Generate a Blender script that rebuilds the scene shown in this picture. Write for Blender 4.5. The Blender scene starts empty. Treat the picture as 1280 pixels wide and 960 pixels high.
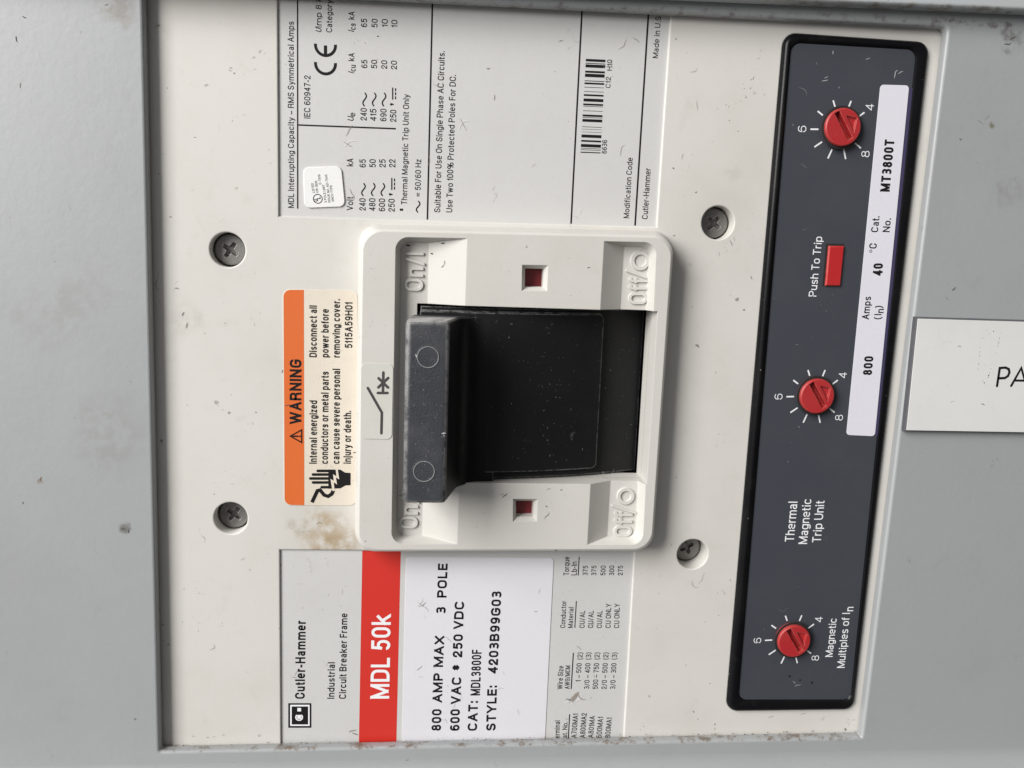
import bpy, bmesh, math, random
from mathutils import Vector, Matrix

sc = bpy.context.scene
C = sc.collection
MM = 0.001
R = math.radians

# ---------------------------------------------------------------- camera
F = 1050.0                      # focal length in photo pixels (1280 wide)
D = 220.0                       # distance of the lens from the breaker's face, mm
ROT = ((0.99564871, -0.02128097, -0.09072353),
       (0.03563949, 0.98651886, 0.15971965),
       (0.08610148, -0.16225800, 0.98298468))
cam_d = bpy.data.cameras.new('camera')
cam_d.sensor_width = 36.0
cam_d.lens = F / 1280.0 * 36.0
cam_d.clip_start = 0.01
cam_d.clip_end = 50.0
cam = bpy.data.objects.new('camera', cam_d)
C.objects.link(cam)
cols = [Vector((ROT[0][i], -ROT[2][i], ROT[1][i])) for i in range(3)]
cam.matrix_world = Matrix(((cols[0][0], cols[1][0], cols[2][0], 0),
                           (cols[0][1], cols[1][1], cols[2][1], -D * MM),
                           (cols[0][2], cols[1][2], cols[2][2], 0),
                           (0, 0, 0, 1)))
sc.camera = cam


def at(px, py, w=0.0):
    """point (u, v) in mm on the plane w mm in front of the breaker's face"""
    c = (px - 640.0, 480.0 - py, -F)
    d = [sum(ROT[i][j] * c[j] for j in range(3)) for i in range(3)]
    t = (D - w) / -d[2]
    return (d[0] * t, d[1] * t)


# ---------------------------------------------------------------- light
world = bpy.data.worlds.new('World')
sc.world = world
world.use_nodes = True
wn = world.node_tree
bg = wn.nodes['Background']
tc = wn.nodes.new('ShaderNodeTexCoord')
sx = wn.nodes.new('ShaderNodeSeparateXYZ')
wn.links.new(tc.outputs['Generated'], sx.inputs[0])
mx = wn.nodes.new('ShaderNodeMath'); mx.operation = 'MULTIPLY_ADD'
mx.inputs[1].default_value = -0.52; mx.inputs[2].default_value = 0.28
wn.links.new(sx.outputs['X'], mx.inputs[0])
mz = wn.nodes.new('ShaderNodeMath'); mz.operation = 'MULTIPLY_ADD'
mz.inputs[1].default_value = 0.30
my = wn.nodes.new('ShaderNodeMath'); my.operation = 'MULTIPLY_ADD'
my.inputs[1].default_value = -0.28
wn.links.new(sx.outputs['Y'], my.inputs[0]); wn.links.new(mx.outputs[0], my.inputs[2])
wn.links.new(sx.outputs['Z'], mz.inputs[0]); wn.links.new(my.outputs[0], mz.inputs[2])
rp = wn.nodes.new('ShaderNodeValToRGB')
rp.color_ramp.elements[0].position = 0.05; rp.color_ramp.elements[0].color = (0.050, 0.042, 0.036, 1)
rp.color_ramp.elements[1].position = 1.0; rp.color_ramp.elements[1].color = (0.97, 0.98, 1.0, 1)
wn.links.new(mz.outputs[0], rp.inputs[0])
wn.links.new(rp.outputs[0], bg.inputs['Color'])
bg.inputs['Strength'].default_value = 0.50


def area(name, loc, target, sx_, sy_, power, col):
    l = bpy.data.lights.new(name, 'AREA')
    l.shape = 'RECTANGLE'; l.size = sx_; l.size_y = sy_; l.energy = power; l.color = col
    o = bpy.data.objects.new(name, l); C.objects.link(o)
    o.location = loc
    d = Vector(target) - Vector(loc)
    o.rotation_euler = d.to_track_quat('-Z', 'Y').to_euler()
    return o


area('window_light', (-1.60, -1.30, 0.96), (0.02, 0, -0.02), 1.0, 1.7, 98.0, (1.0, 0.982, 0.955))

sc.view_settings.view_transform = 'Standard'
sc.view_settings.look = 'None'
sc.view_settings.exposure = 0.0
sc.view_settings.gamma = 1.0


# ---------------------------------------------------------------- materials
def mat(name, base, rough=0.45, smudge=0.15, dirt=(0.22, 0.19, 0.15), smudge_scale=22.0,
        specks=0.0, speck_col=(0.05, 0.045, 0.04), speck_scale=330.0, scratch=0.0, scratch_col=(0.12, 0.11, 0.10),
        wear=0.0, wear_col=(0.3, 0.3, 0.3), bevel=0.0, bump=0.1, bump_scale=900.0, spots=(), bands=(),
        metallic=0.0, spec=0.5, grain=0.05, rubbed=None):
    m = bpy.data.materials.new(name)
    m.use_nodes = True
    nt = m.node_tree
    N, L = nt.nodes, nt.links
    bs = N['Principled BSDF']
    bs.inputs['Roughness'].default_value = rough
    bs.inputs['Metallic'].default_value = metallic
    bs.inputs['Specular IOR Level'].default_value = spec

    def node(t, **k):
        n = N.new(t)
        for a, b in k.items():
            setattr(n, a, b)
        return n

    def math_(op, a, b=None, c=None, clamp=False):
        n = node('ShaderNodeMath', operation=op, use_clamp=clamp)
        for i, x in enumerate((a, b, c)):
            if x is None:
                continue
            if isinstance(x, (int, float)):
                n.inputs[i].default_value = x
            else:
                L.new(x, n.inputs[i])
        return n.outputs[0]

    def vmath(op, a, b):
        n = node('ShaderNodeVectorMath', operation=op)
        for i, x in enumerate((a, b)):
            if isinstance(x, (tuple, list)):
                n.inputs[i].default_value = x
            else:
                L.new(x, n.inputs[i])
        return n

    def noise(vec, scale, detail=4.0, rough_=0.6):
        n = node('ShaderNodeTexNoise')
        n.inputs['Scale'].default_value = scale
        n.inputs['Detail'].default_value = detail
        n.inputs['Roughness'].default_value = rough_
        L.new(vec, n.inputs['Vector'])
        return n

    def ramp(x, a, b):
        n = node('ShaderNodeMapRange', clamp=True)
        n.interpolation_type = 'SMOOTHSTEP'
        L.new(x, n.inputs['Value'])
        n.inputs['From Min'].default_value = a
        n.inputs['From Max'].default_value = b
        return n.outputs[0]

    def mix(fac, a, b):
        n = node('ShaderNodeMix', data_type='RGBA')
        if isinstance(fac, (int, float)):
            n.inputs[0].default_value = fac
        else:
            L.new(fac, n.inputs[0])
        for s, x in ((n.inputs[6], a), (n.inputs[7], b)):
            if isinstance(x, tuple):
                s.default_value = (*x, 1)
            else:
                L.new(x, s)
        return n.outputs[2]

    pos = node('ShaderNodeNewGeometry').outputs['Position']
    wob = noise(pos, 700.0, 3.0)
    off = vmath('SUBTRACT', wob.outputs['Color'], (0.5, 0.5, 0.5))
    sm_ = vmath('MULTIPLY', off.outputs[0], (0.0016, 0.0016, 0.0016))
    posd = vmath('ADD', pos, sm_.outputs[0]).outputs[0]
    wob2 = noise(pos, 130.0, 4.0)
    off2 = vmath('SUBTRACT', wob2.outputs['Color'], (0.5, 0.5, 0.5))
    sm2 = vmath('MULTIPLY', off2.outputs[0], (0.012, 0.012, 0.012))
    posw = vmath('ADD', pos, sm2.outputs[0]).outputs[0]

    col = base
    if smudge > 0:
        n1 = noise(pos, smudge_scale, 7.0, 0.62)
        f = math_('MULTIPLY', ramp(n1.outputs['Fac'], 0.42, 0.78), smudge)
        col = mix(f, col, dirt)
        n1b = noise(posw, smudge_scale * 7.0, 5.0, 0.6)
        f = math_('MULTIPLY', ramp(n1b.outputs['Fac'], 0.56, 0.80), smudge * 0.8)
        col = mix(f, col, dirt)
    for (p, rad, c, amt) in spots:
        dn = vmath('DISTANCE', posw if rad > 0.0025 else posd, p)
        f = ramp(dn.outputs['Value'], rad, rad * 0.35)
        g = noise(pos, 260.0, 5.0)
        f = math_('MULTIPLY', math_('MULTIPLY', f, ramp(g.outputs['Fac'], 0.32, 0.62)), amt)
        col = mix(f, col, c)
    for (nrm, c0, half, c, amt, lo, tn, ta, tb_) in bands:
        dt = vmath('DOT_PRODUCT', posd, nrm)
        dd = math_('ABSOLUTE', math_('SUBTRACT', dt.outputs['Value'], c0))
        g = noise(pos, 300.0, 6.0, 0.7)
        f = math_('MULTIPLY', ramp(dd, half, half * 0.2), ramp(g.outputs['Fac'], lo, lo + 0.16))
        al = vmath('DOT_PRODUCT', posd, tn)
        f = math_('MULTIPLY', f, math_('MULTIPLY', math_('GREATER_THAN', al.outputs['Value'], ta), math_('LESS_THAN', al.outputs['Value'], tb_)))
        col = mix(math_('MULTIPLY', f, amt), col, c)
    if specks > 0:
        for k, (s, dens, big) in enumerate(((speck_scale, specks, 0.13), (speck_scale * 2.6, specks * 0.55, 0.20))):
            v = node('ShaderNodeTexVoronoi')
            v.inputs['Scale'].default_value = s
            L.new(posd, v.inputs['Vector'])
            se = node('ShaderNodeSeparateColor')
            L.new(v.outputs['Color'], se.inputs[0])
            pres = math_('LESS_THAN', se.outputs[0], dens)
            rad = math_('MULTIPLY_ADD', math_('POWER', se.outputs[1], 2.0), big, 0.03)
            f = math_('MULTIPLY', math_('LESS_THAN', v.outputs['Distance'], rad), pres)
            f = math_('MULTIPLY', f, math_('MULTIPLY_ADD', se.outputs[2], 0.6, 0.25))
            col = mix(f, col, speck_col)
    if scratch > 0:
        for k, (rz, s) in enumerate(((0.5, 150.0), (2.2, 190.0), (1.3, 120.0))):
            mp = node('ShaderNodeMapping')
            mp.inputs['Rotation'].default_value = (0, rz, 0)
            mp.inputs['Scale'].default_value = (1.0, 0.3, 0.06)
            L.new(posw, mp.inputs['Vector'])
            v = node('ShaderNodeTexVoronoi')
            v.inputs['Scale'].default_value = s * 6
            L.new(mp.outputs[0], v.inputs['Vector'])
            se = node('ShaderNodeSeparateColor')
            L.new(v.outputs['Color'], se.inputs[0])
            f = math_('MULTIPLY', math_('LESS_THAN', se.outputs[0], scratch), math_('LESS_THAN', v.outputs['Distance'], 0.13))
            f = math_('MULTIPLY', f, math_('MULTIPLY_ADD', se.outputs[1], 0.5, 0.15))
            col = mix(f, col, scratch_col)
    if grain > 0:
        g = noise(pos, 2600.0, 2.0)
        f = math_('MULTIPLY', ramp(g.outputs['Fac'], 0.35, 0.7), grain)
        col = mix(f, col, tuple(x * 0.45 for x in base))
    nrm_in = None
    if bevel > 0:
        bv = node('ShaderNodeBevel', samples=4)
        bv.inputs['Radius'].default_value = bevel
        nrm_in = bv.outputs[0]
        if wear > 0:
            geo = node('ShaderNodeNewGeometry')
            bw = node('ShaderNodeBevel', samples=6)
            bw.inputs['Radius'].default_value = bevel * 1.8
            dp = vmath('DOT_PRODUCT', bw.outputs[0], geo.outputs['Normal'])
            e = math_('SUBTRACT', 1.0, dp.outputs['Value'])
            g = noise(pos, 420.0, 6.0, 0.7)
            e = math_('MULTIPLY', ramp(e, 0.01, 0.16), ramp(g.outputs['Fac'], 0.34, 0.60))
            col = mix(math_('MULTIPLY', e, wear), col, wear_col)
    if rubbed:                          # rims rubbed pale by hands, dust and painted-in sheen on the upward face
        geo = node('ShaderNodeNewGeometry')
        sp = node('ShaderNodeSeparateXYZ'); L.new(geo.outputs['Normal'], sp.inputs[0])
        sq = node('ShaderNodeSeparateXYZ'); L.new(pos, sq.inputs[0])
        fwd = math_('MULTIPLY', sp.outputs['Y'], -1.0)
        e = math_('MULTIPLY', ramp(fwd, 0.25, 0.6), ramp(fwd, 0.995, 0.90))
        e = math_('MULTIPLY', e, math_('LESS_THAN', sq.outputs['Y'], -0.019))
        g = noise(pos, 330.0, 6.0, 0.7)
        e = math_('MULTIPLY', e, ramp(g.outputs['Fac'], 0.33, 0.58))
        col = mix(math_('MULTIPLY', e, 0.6), col, rubbed)
        g = noise(pos, 160.0, 6.0, 0.65)
        u_ = math_('MULTIPLY', ramp(sp.outputs['Z'], 0.45, 0.8), ramp(g.outputs['Fac'], 0.28, 0.55))
        u_ = math_('MULTIPLY', u_, ramp(sq.outputs['Y'], -0.009, -0.014))
        col = mix(math_('MULTIPLY', u_, 0.8), col, tuple(x * 1.5 for x in rubbed))
    if isinstance(col, tuple):
        bs.inputs['Base Color'].default_value = (*col, 1)
    else:
        L.new(col, bs.inputs['Base Color'])
    if bump > 0:
        b = node('ShaderNodeBump')
        b.inputs['Strength'].default_value = bump
        b.inputs['Distance'].default_value = 0.0002
        bn = noise(pos, bump_scale, 4.0)
        L.new(bn.outputs['Fac'], b.inputs['Height'])
        if nrm_in is not None:
            L.new(nrm_in, b.inputs['Normal'])
        nrm_in = b.outputs[0]
        rn = noise(pos, 60.0, 5.0)
        L.new(math_('MULTIPLY_ADD', rn.outputs['Fac'], 0.24, rough - 0.12), bs.inputs['Roughness'])
    if nrm_in is not None:
        L.new(nrm_in, bs.inputs['Normal'])
    return m


def wp(px, py, w=0.0):
    u, v = at(px, py, w)
    return (u * MM, -w * MM, v * MM)


def band(p0, p1, w, half, c, amt, lo):
    a, b = at(*p0, w), at(*p1, w)
    n = Vector((-(b[1] - a[1]), b[0] - a[0])).normalized()
    t_ = Vector((n.y, -n.x))
    e_ = sorted((t_.x * q[0] + t_.y * q[1]) * MM for q in (a, b))
    return ((n.x, 0, n.y), (n.x * a[0] + n.y * a[1]) * MM, half * MM, c, amt, lo, (t_.x, 0, t_.y), e_[0], e_[1])


RUST = (0.16, 0.085, 0.04)
M = {}
M['panel'] = mat('grey_enamel', (0.316, 0.328, 0.335), rough=0.46, spec=0.9, smudge=0.22, dirt=(0.22, 0.215, 0.20), smudge_scale=16,
                 specks=0.035, speck_scale=210.0, scratch=0.016, scratch_col=(0.2, 0.19, 0.17), bump=0.2, bump_scale=480, grain=0.05,
                 spots=[(wp(157, 660, 3), 0.0022, (0.10, 0.09, 0.08), 0.9),
                        (wp(140, 540, 3), 0.013, (0.22, 0.215, 0.20), 0.35),
                        (wp(60, 400, 3), 0.012, (0.24, 0.24, 0.23), 0.3),
                        (wp(100, 375, 3), 0.010, (0.24, 0.24, 0.23), 0.35),
                        (wp(150, 15, 3), 0.006, (0.2, 0.18, 0.16), 0.8),
                        (wp(51, 601, 3), 0.0011, (0.13, 0.06, 0.03), 0.9),
                        (wp(1238, 157, 3), 0.0012, (0.12, 0.11, 0.06), 0.8),
                        (wp(1260, 243, 3), 0.006, (0.18, 0.17, 0.16), 0.35),
                        (wp(1265, 50, 3), 0.004, (0.12, 0.11, 0.11), 0.8),
                        (wp(1150, 285, 3), 0.0012, (0.12, 0.13, 0.06), 0.8)],
                 bands=[band((205, 934), (1074, 918), 1.5, 0.62, (0.12, 0.075, 0.042), 0.8, 0.47),
                        band((100, -18), (1300, 34), 3, 1.9, (0.12, 0.10, 0.10), 0.85, 0.50)])
M['trim'] = mat('pale_grey_enamel', (0.40, 0.42, 0.43), rough=0.45, smudge=0.2, specks=0.03, bump=0.06,
                bands=[band((960, 1), (1280, 13), 8.5, 1.2, (0.2, 0.17, 0.12), 0.8, 0.45)])
CR = (0.60, 0.582, 0.548)
M['cover'] = mat('cream_moulded_plastic', CR, rough=0.5, smudge=0.24, dirt=(0.34, 0.30, 0.24), specks=0.06, speck_scale=300,
                 scratch=0.012, scratch_col=(0.25, 0.23, 0.2), bump=0.09, bump_scale=1200, bevel=0.0003,
                 spots=[(wp(405, 662), 0.009, (0.36, 0.26, 0.14), 0.7), (wp(428, 678), 0.006, (0.34, 0.25, 0.14), 0.65), (wp(372, 655), 0.004, (0.3, 0.26, 0.2), 0.5),
                        (wp(295, 236), 0.0006, (0.2, 0.14, 0.05), 0.9),
                        (wp(228, 400), 0.006, (0.36, 0.31, 0.26), 0.25)])
M['collar'] = mat('cream_collar_plastic', (0.572, 0.556, 0.522), rough=0.48, smudge=0.18, dirt=(0.36, 0.32, 0.26), specks=0.05,
                  speck_scale=330, scratch=0.014, scratch_col=(0.22, 0.2, 0.18), bump=0.08, bump_scale=1500, bevel=0.0003,
                  wear=0.0)
M['raised_mark'] = mat('raised_mark_plastic', (0.58, 0.565, 0.53), rough=0.48, smudge=0.25, dirt=(0.3, 0.27, 0.22), smudge_scale=140, bump=0.06)
M['label'] = mat('grey_foil_label', (0.555, 0.55, 0.54), rough=0.42, smudge=0.14, dirt=(0.4, 0.38, 0.35), specks=0.035,
                 scratch=0.016, scratch_col=(0.3, 0.29, 0.28), bump=0.2, bump_scale=200)
M['white_sticker'] = mat('white_gloss_sticker', (0.675, 0.67, 0.70), rough=0.35, smudge=0.10, dirt=(0.5, 0.48, 0.5), specks=0.02,
                         scratch=0.01, scratch_col=(0.35, 0.35, 0.36), bump=0.12, bump_scale=180)
M['ul_sticker'] = mat('white_paper_sticker', (0.76, 0.755, 0.745), rough=0.4, smudge=0.08, bump=0.15, bump_scale=240)
M['warn_cream'] = mat('aged_cream_sticker', (0.66, 0.60, 0.51), rough=0.45, smudge=0.35, dirt=(0.50, 0.42, 0.30), smudge_scale=45,
                      specks=0.09, speck_col=(0.25, 0.2, 0.13), speck_scale=650, bump=0.08)
M['warn_orange'] = mat('orange_sticker_ink', (0.63, 0.130, 0.024), rough=0.45, smudge=0.16, dirt=(0.5, 0.12, 0.03), smudge_scale=60, specks=0.02, bump=0.06)
M['symbol'] = mat('pale_symbol_sticker', (0.585, 0.575, 0.53), rough=0.45, smudge=0.15, specks=0.02, bump=0.06)
M['red_ink'] = mat('red_printed_stripe', (0.58, 0.03, 0.02), rough=0.4, smudge=0.12, dirt=(0.4, 0.03, 0.02), specks=0.01, bump=0.08, bump_scale=260)
M['ink'] = mat('black_ink', (0.012, 0.011, 0.012), spec=0.15, rough=0.5, smudge=0.0, bump=0, grain=0)
M['grey_ink'] = mat('dark_grey_ink', (0.05, 0.048, 0.048), rough=0.5, smudge=0.0, bump=0, grain=0)
M['white_ink'] = mat('white_ink', (0.78, 0.78, 0.80), rough=0.5, smudge=0.0, bump=0, grain=0)
M['grime'] = mat('dried_grime', (0.07, 0.06, 0.05), rough=0.8, smudge=0.0, bump=0, grain=0)
M['grime_soft'] = mat('pale_grime', (0.27, 0.24, 0.21), rough=0.8, smudge=0.0, bump=0, grain=0)
M['scratch_white'] = mat('pale_scratch', (0.45, 0.45, 0.46), rough=0.6, smudge=0.0, bump=0, grain=0)
M['scratch_pale'] = mat('dull_pale_edge', (0.26, 0.26, 0.27), rough=0.6, smudge=0.6, dirt=(0.06, 0.06, 0.06), smudge_scale=300, bump=0, grain=0)
M['scratch_grey'] = mat('grey_scratch', (0.15, 0.155, 0.17), rough=0.6, smudge=0.0, bump=0, grain=0)
M['bezel'] = mat('black_gloss_bezel', (0.005, 0.005, 0.006), spec=0.14, rough=0.28, smudge=0.25, dirt=(0.04, 0.038, 0.034), specks=0.07,
                 speck_col=(0.25, 0.24, 0.22), speck_scale=500, bump=0.05, grain=0)
M['slate'] = mat('slate_face_film', (0.047, 0.052, 0.064), rough=0.36, smudge=0.22, dirt=(0.075, 0.078, 0.085), smudge_scale=30, specks=0.02,
                 speck_col=(0.2, 0.2, 0.21), speck_scale=380, bump=0.10, bump_scale=1400, grain=0.1)
M['label_strip'] = mat('lilac_white_label', (0.67, 0.66, 0.72), rough=0.35, smudge=0.08, dirt=(0.5, 0.5, 0.52), specks=0.015, bump=0.05)
M['violet_film'] = mat('violet_film_edge', (0.05, 0.042, 0.10), rough=0.35, smudge=0.0, bump=0.05)
M['dial'] = mat('red_dial_plastic', (0.37, 0.018, 0.022), rough=0.48, smudge=0.4, dirt=(0.38, 0.05, 0.04), smudge_scale=120, bump=0.06, bevel=0.00022,
                wear=0.55, wear_col=(0.62, 0.22, 0.17))
M['button'] = mat('red_button_plastic', (0.43, 0.016, 0.019), rough=0.42, smudge=0.2, dirt=(0.36, 0.04, 0.03), smudge_scale=90, bump=0.05, bevel=0.0003,
                  wear=0.6, wear_col=(0.62, 0.2, 0.16))
M['window_red'] = mat('dark_red_flag', (0.15, 0.009, 0.012), rough=0.4, smudge=0.2, dirt=(0.1, 0.02, 0.02), bump=0.05)
M['screw'] = mat('grey_steel_screw', (0.22, 0.21, 0.2), rough=0.45, smudge=0.5, dirt=(0.07, 0.06, 0.055), smudge_scale=200, metallic=0.6, bump=0.25,
                 bump_scale=1800, bevel=0.00018, wear=0.9, wear_col=(0.65, 0.64, 0.62), specks=0.1, speck_scale=900)
M['recess_shade'] = mat('painted_recess_shade', (0.012, 0.011, 0.010), rough=0.7, smudge=0, bump=0, grain=0)  # near-black standing in for the shade inside recesses
M['handle'] = mat('black_handle_plastic', (0.034, 0.036, 0.043), rough=0.46, smudge=0.5, dirt=(0.10, 0.10, 0.105), smudge_scale=70, specks=0.32,
                  speck_col=(0.26, 0.26, 0.265), speck_scale=1050, scratch=0.02, scratch_col=(0.12, 0.12, 0.12), bump=0.5, bump_scale=2200, bevel=0.0009, wear=0.8,
                  wear_col=(0.30, 0.29, 0.285), grain=0, rubbed=(0.27, 0.265, 0.26))
M['drum'] = mat('black_drum_and_grip_shade', (0.010, 0.0102, 0.011), spec=0.2, rough=0.42, smudge=0.22, dirt=(0.024, 0.024, 0.026), smudge_scale=50, specks=0.13,
                speck_col=(0.11, 0.11, 0.112), speck_scale=900, scratch=0.014, scratch_col=(0.10, 0.10, 0.10), bump=0.10, bump_scale=2200, bevel=0.0004, wear=0.6,
                wear_col=(0.34, 0.34, 0.335), grain=0)  # pale edge colour also paints the light caught along the drum's step
M['plate_white'] = mat('white_engraved_laminate', (0.66, 0.66, 0.645), rough=0.42, smudge=0.16, dirt=(0.45, 0.45, 0.42), smudge_scale=40, specks=0.04,
                       scratch=0.012, scratch_col=(0.3, 0.3, 0.3), bump=0.06)
M['plate_core'] = mat('dark_laminate_core', (0.085, 0.085, 0.095), rough=0.5, smudge=0.25, dirt=(0.16, 0.16, 0.16), smudge_scale=150, bump=0.15)
M['rust'] = mat('rust_crust', (0.17, 0.10, 0.05), rough=0.9, smudge=0.6, dirt=(0.42, 0.34, 0.24), smudge_scale=300, bump=0.4)
M['fuzz'] = mat('lint', (0.3, 0.28, 0.25), rough=0.9, smudge=0, bump=0, grain=0)


# ---------------------------------------------------------------- mesh builder (coordinates u, v, w in mm)
LOC = {}


class MB:
    def __init__(s):
        s.V, s.F, s.mats = [], [], []

    def mi(s, m):
        if m not in s.mats:
            s.mats.append(m)
        return s.mats.index(m)

    def add(s, verts, faces, m):
        o = len(s.V); k = s.mi(m)
        s.V += [tuple(v) for v in verts]
        s.F += [(tuple(i + o for i in f), k) for f in faces]

    def poly(s, pts, w, m):
        s.add([(p[0], p[1], w) for p in pts], [tuple(range(len(pts)))], m)

    def loft(s, loops, m, cap=True):
        n = len(loops[0])
        V = [p for l in loops for p in l]
        Fs = []
        for j in range(len(loops) - 1):
            for i in range(n):
                a, b = j * n + i, j * n + (i + 1) % n
                Fs.append((a, b, b + n, a + n))
        if cap:
            Fs.append(tuple(range(n - 1, -1, -1)))
            Fs.append(tuple((len(loops) - 1) * n + i for i in range(n)))
        s.add(V, Fs, m)

    def prism(s, pts, w0, w1, m):
        s.loft([[(p[0], p[1], w0) for p in pts], [(p[0], p[1], w1) for p in pts]], m)

    def ribbon(s, pts, wid, w, m, caps=True, taper=False):
        """flat stroke along pts (u, v), mitred, round ends"""
        P = [Vector(p) for p in pts]
        n = len(P)
        Lf, Rt = [], []
        for i in range(n):
            d0 = (P[i] - P[i - 1]).normalized() if i else (P[1] - P[0]).normalized()
            d1 = (P[i + 1] - P[i]).normalized() if i < n - 1 else d0
            t = (d0 + d1)
            t = t.normalized() if t.length > 1e-6 else d1
            nn = Vector((-t.y, t.x))
            h = wid / 2 / max(0.5, nn.dot(Vector((-d1.y, d1.x))))
            if taper:
                x = i / (n - 1)
                h *= max(0.15, math.sin(math.pi * (0.12 + 0.76 * x)))
            Lf.append(P[i] + nn * h); Rt.append(P[i] - nn * h)
        if caps:
            d = (P[-1] - P[-2]).normalized()
            e = [P[-1] + wid / 2 * (Vector((-d.y, d.x)) * math.cos(a) + d * math.sin(a)) for a in (0.6, 1.2, math.pi / 2, 1.94, 2.54)]
            d = (P[0] - P[1]).normalized()
            b = [P[0] + wid / 2 * (Vector((-d.y, d.x)) * math.cos(a) + d * math.sin(a)) for a in (0.6, 1.2, math.pi / 2, 1.94, 2.54)]
        else:
            e, b = [], []
        V = Lf + Rt
        Fs = [(i, i + 1, n + i + 1, n + i) for i in range(n - 1)]
        if caps:
            o = len(V); V += e; Fs.append(tuple([n - 1] + [o + i for i in range(5)] + [2 * n - 1]))
            o = len(V); V += b; Fs.append(tuple([n] + [o + i for i in range(5)] + [0]))
        s.add([(p[0], p[1], w) for p in V], Fs, m)

    def ring(s, c, ro, ri, w, m, n=32, a0=0.0, a1=2 * math.pi):
        full = abs(a1 - a0 - 2 * math.pi) < 1e-6
        k = n if full else n + 1
        V = []
        for i in range(k):
            a = a0 + (a1 - a0) * i / n
            V += [(c[0] + ro * math.cos(a), c[1] + ro * math.sin(a), w), (c[0] + ri * math.cos(a), c[1] + ri * math.sin(a), w)]
        Fs = [(2 * i, 2 * ((i + 1) % k), 2 * ((i + 1) % k) + 1, 2 * i + 1) for i in range(n)]
        s.add(V, Fs, m)

    def mesh(s, me, m, fn=lambda p: p):
        s.add([fn(v.co) for v in me.vertices], [tuple(p.vertices) for p in me.polygons], m)

    def build(s, name, parent=None, angle=32, normals=True, smooth=True):
        vs = s.V
        lo = [min(v[i] for v in vs) for i in range(3)]
        hi = [max(v[i] for v in vs) for i in range(3)]
        c = ((lo[0] + hi[0]) / 2, (lo[1] + hi[1]) / 2, lo[2])
        me = bpy.data.meshes.new(name)
        me.from_pydata([((v[0] - c[0]) * MM, -(v[2] - c[2]) * MM, (v[1] - c[1]) * MM) for v in vs], [], [f for f, k in s.F])
        for m in s.mats:
            me.materials.append(M[m])
        me.polygons.foreach_set('material_index', [k for f, k in s.F])
        me.update()
        if normals:
            bm = bmesh.new(); bm.from_mesh(me)
            bmesh.ops.recalc_face_normals(bm, faces=bm.faces)
            bm.to_mesh(me); bm.free()
        if smooth:
            me.set_sharp_from_angle(angle=R(angle))
            me.polygons.foreach_set('use_smooth', [abs(p.normal.y) < 0.9995 for p in me.polygons])   # flat faces stay flat
        o = bpy.data.objects.new(name, me)
        C.objects.link(o)
        place(o, Vector((c[0] * MM, -c[2] * MM, c[1] * MM)), parent)
        return o


def place(o, loc, parent=None):
    o.location = loc
    LOC[o.name] = loc.copy()
    if parent is not None:
        o.parent = parent
        o.matrix_parent_inverse = Matrix.Translation(-LOC[parent.name])


def tag(o, label, cat=None, group=None, kind=None):
    o['label'] = label
    if cat: o['category'] = cat
    if group: o['group'] = group
    if kind: o['kind'] = kind
    return o


def evaluated(o):
    dg = bpy.context.evaluated_depsgraph_get()
    dg.update()
    return bpy.data.meshes.new_from_object(o.evaluated_get(dg))


def plate(outer, holes, w0, w1, bev=0.3, res=3):
    """flat plate with holes and rounded edges, as a mesh in u, v, w"""
    cu = bpy.data.curves.new('tmp', 'CURVE')
    cu.dimensions = '2D'; cu.fill_mode = 'BOTH'
    cu.extrude = (w1 - w0) / 2 - bev
    cu.bevel_depth = bev; cu.bevel_resolution = res; cu.offset = -bev
    for pts in [outer] + holes:
        sp = cu.splines.new('POLY')
        sp.points.add(len(pts) - 1)
        for p, q in zip(sp.points, pts):
            p.co = (q[0], q[1], 0, 1)
        sp.use_cyclic_u = True
    o = bpy.data.objects.new('tmp', cu); C.objects.link(o)
    me = evaluated(o)
    for v in me.vertices:
        v.co.z += (w0 + w1) / 2
    bpy.data.objects.remove(o); bpy.data.curves.remove(cu)
    bm = bmesh.new(); bm.from_mesh(me)
    bmesh.ops.remove_doubles(bm, verts=bm.verts, dist=1e-4)
    bm.to_mesh(me); bm.free()
    return me


def boolean(me, cutters, op='DIFFERENCE'):
    o = bpy.data.objects.new('tmp', me); C.objects.link(o)
    cs = []
    for cme in cutters:
        c = bpy.data.objects.new('tmpc', cme); C.objects.link(c); cs.append(c)
        md = o.modifiers.new('b', 'BOOLEAN'); md.operation = op; md.solver = 'EXACT'; md.object = c
    r = evaluated(o)
    bpy.data.objects.remove(o)
    for c in cs: bpy.data.objects.remove(c)
    return r


def solid(mb):
    me = bpy.data.meshes.new('s')
    me.from_pydata(mb.V, [], [f for f, k in mb.F])
    bm = bmesh.new(); bm.from_mesh(me)
    bmesh.ops.remove_doubles(bm, verts=bm.verts, dist=1e-5)
    bmesh.ops.recalc_face_normals(bm, faces=bm.faces)
    bm.to_mesh(me); bm.free()
    return me


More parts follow.
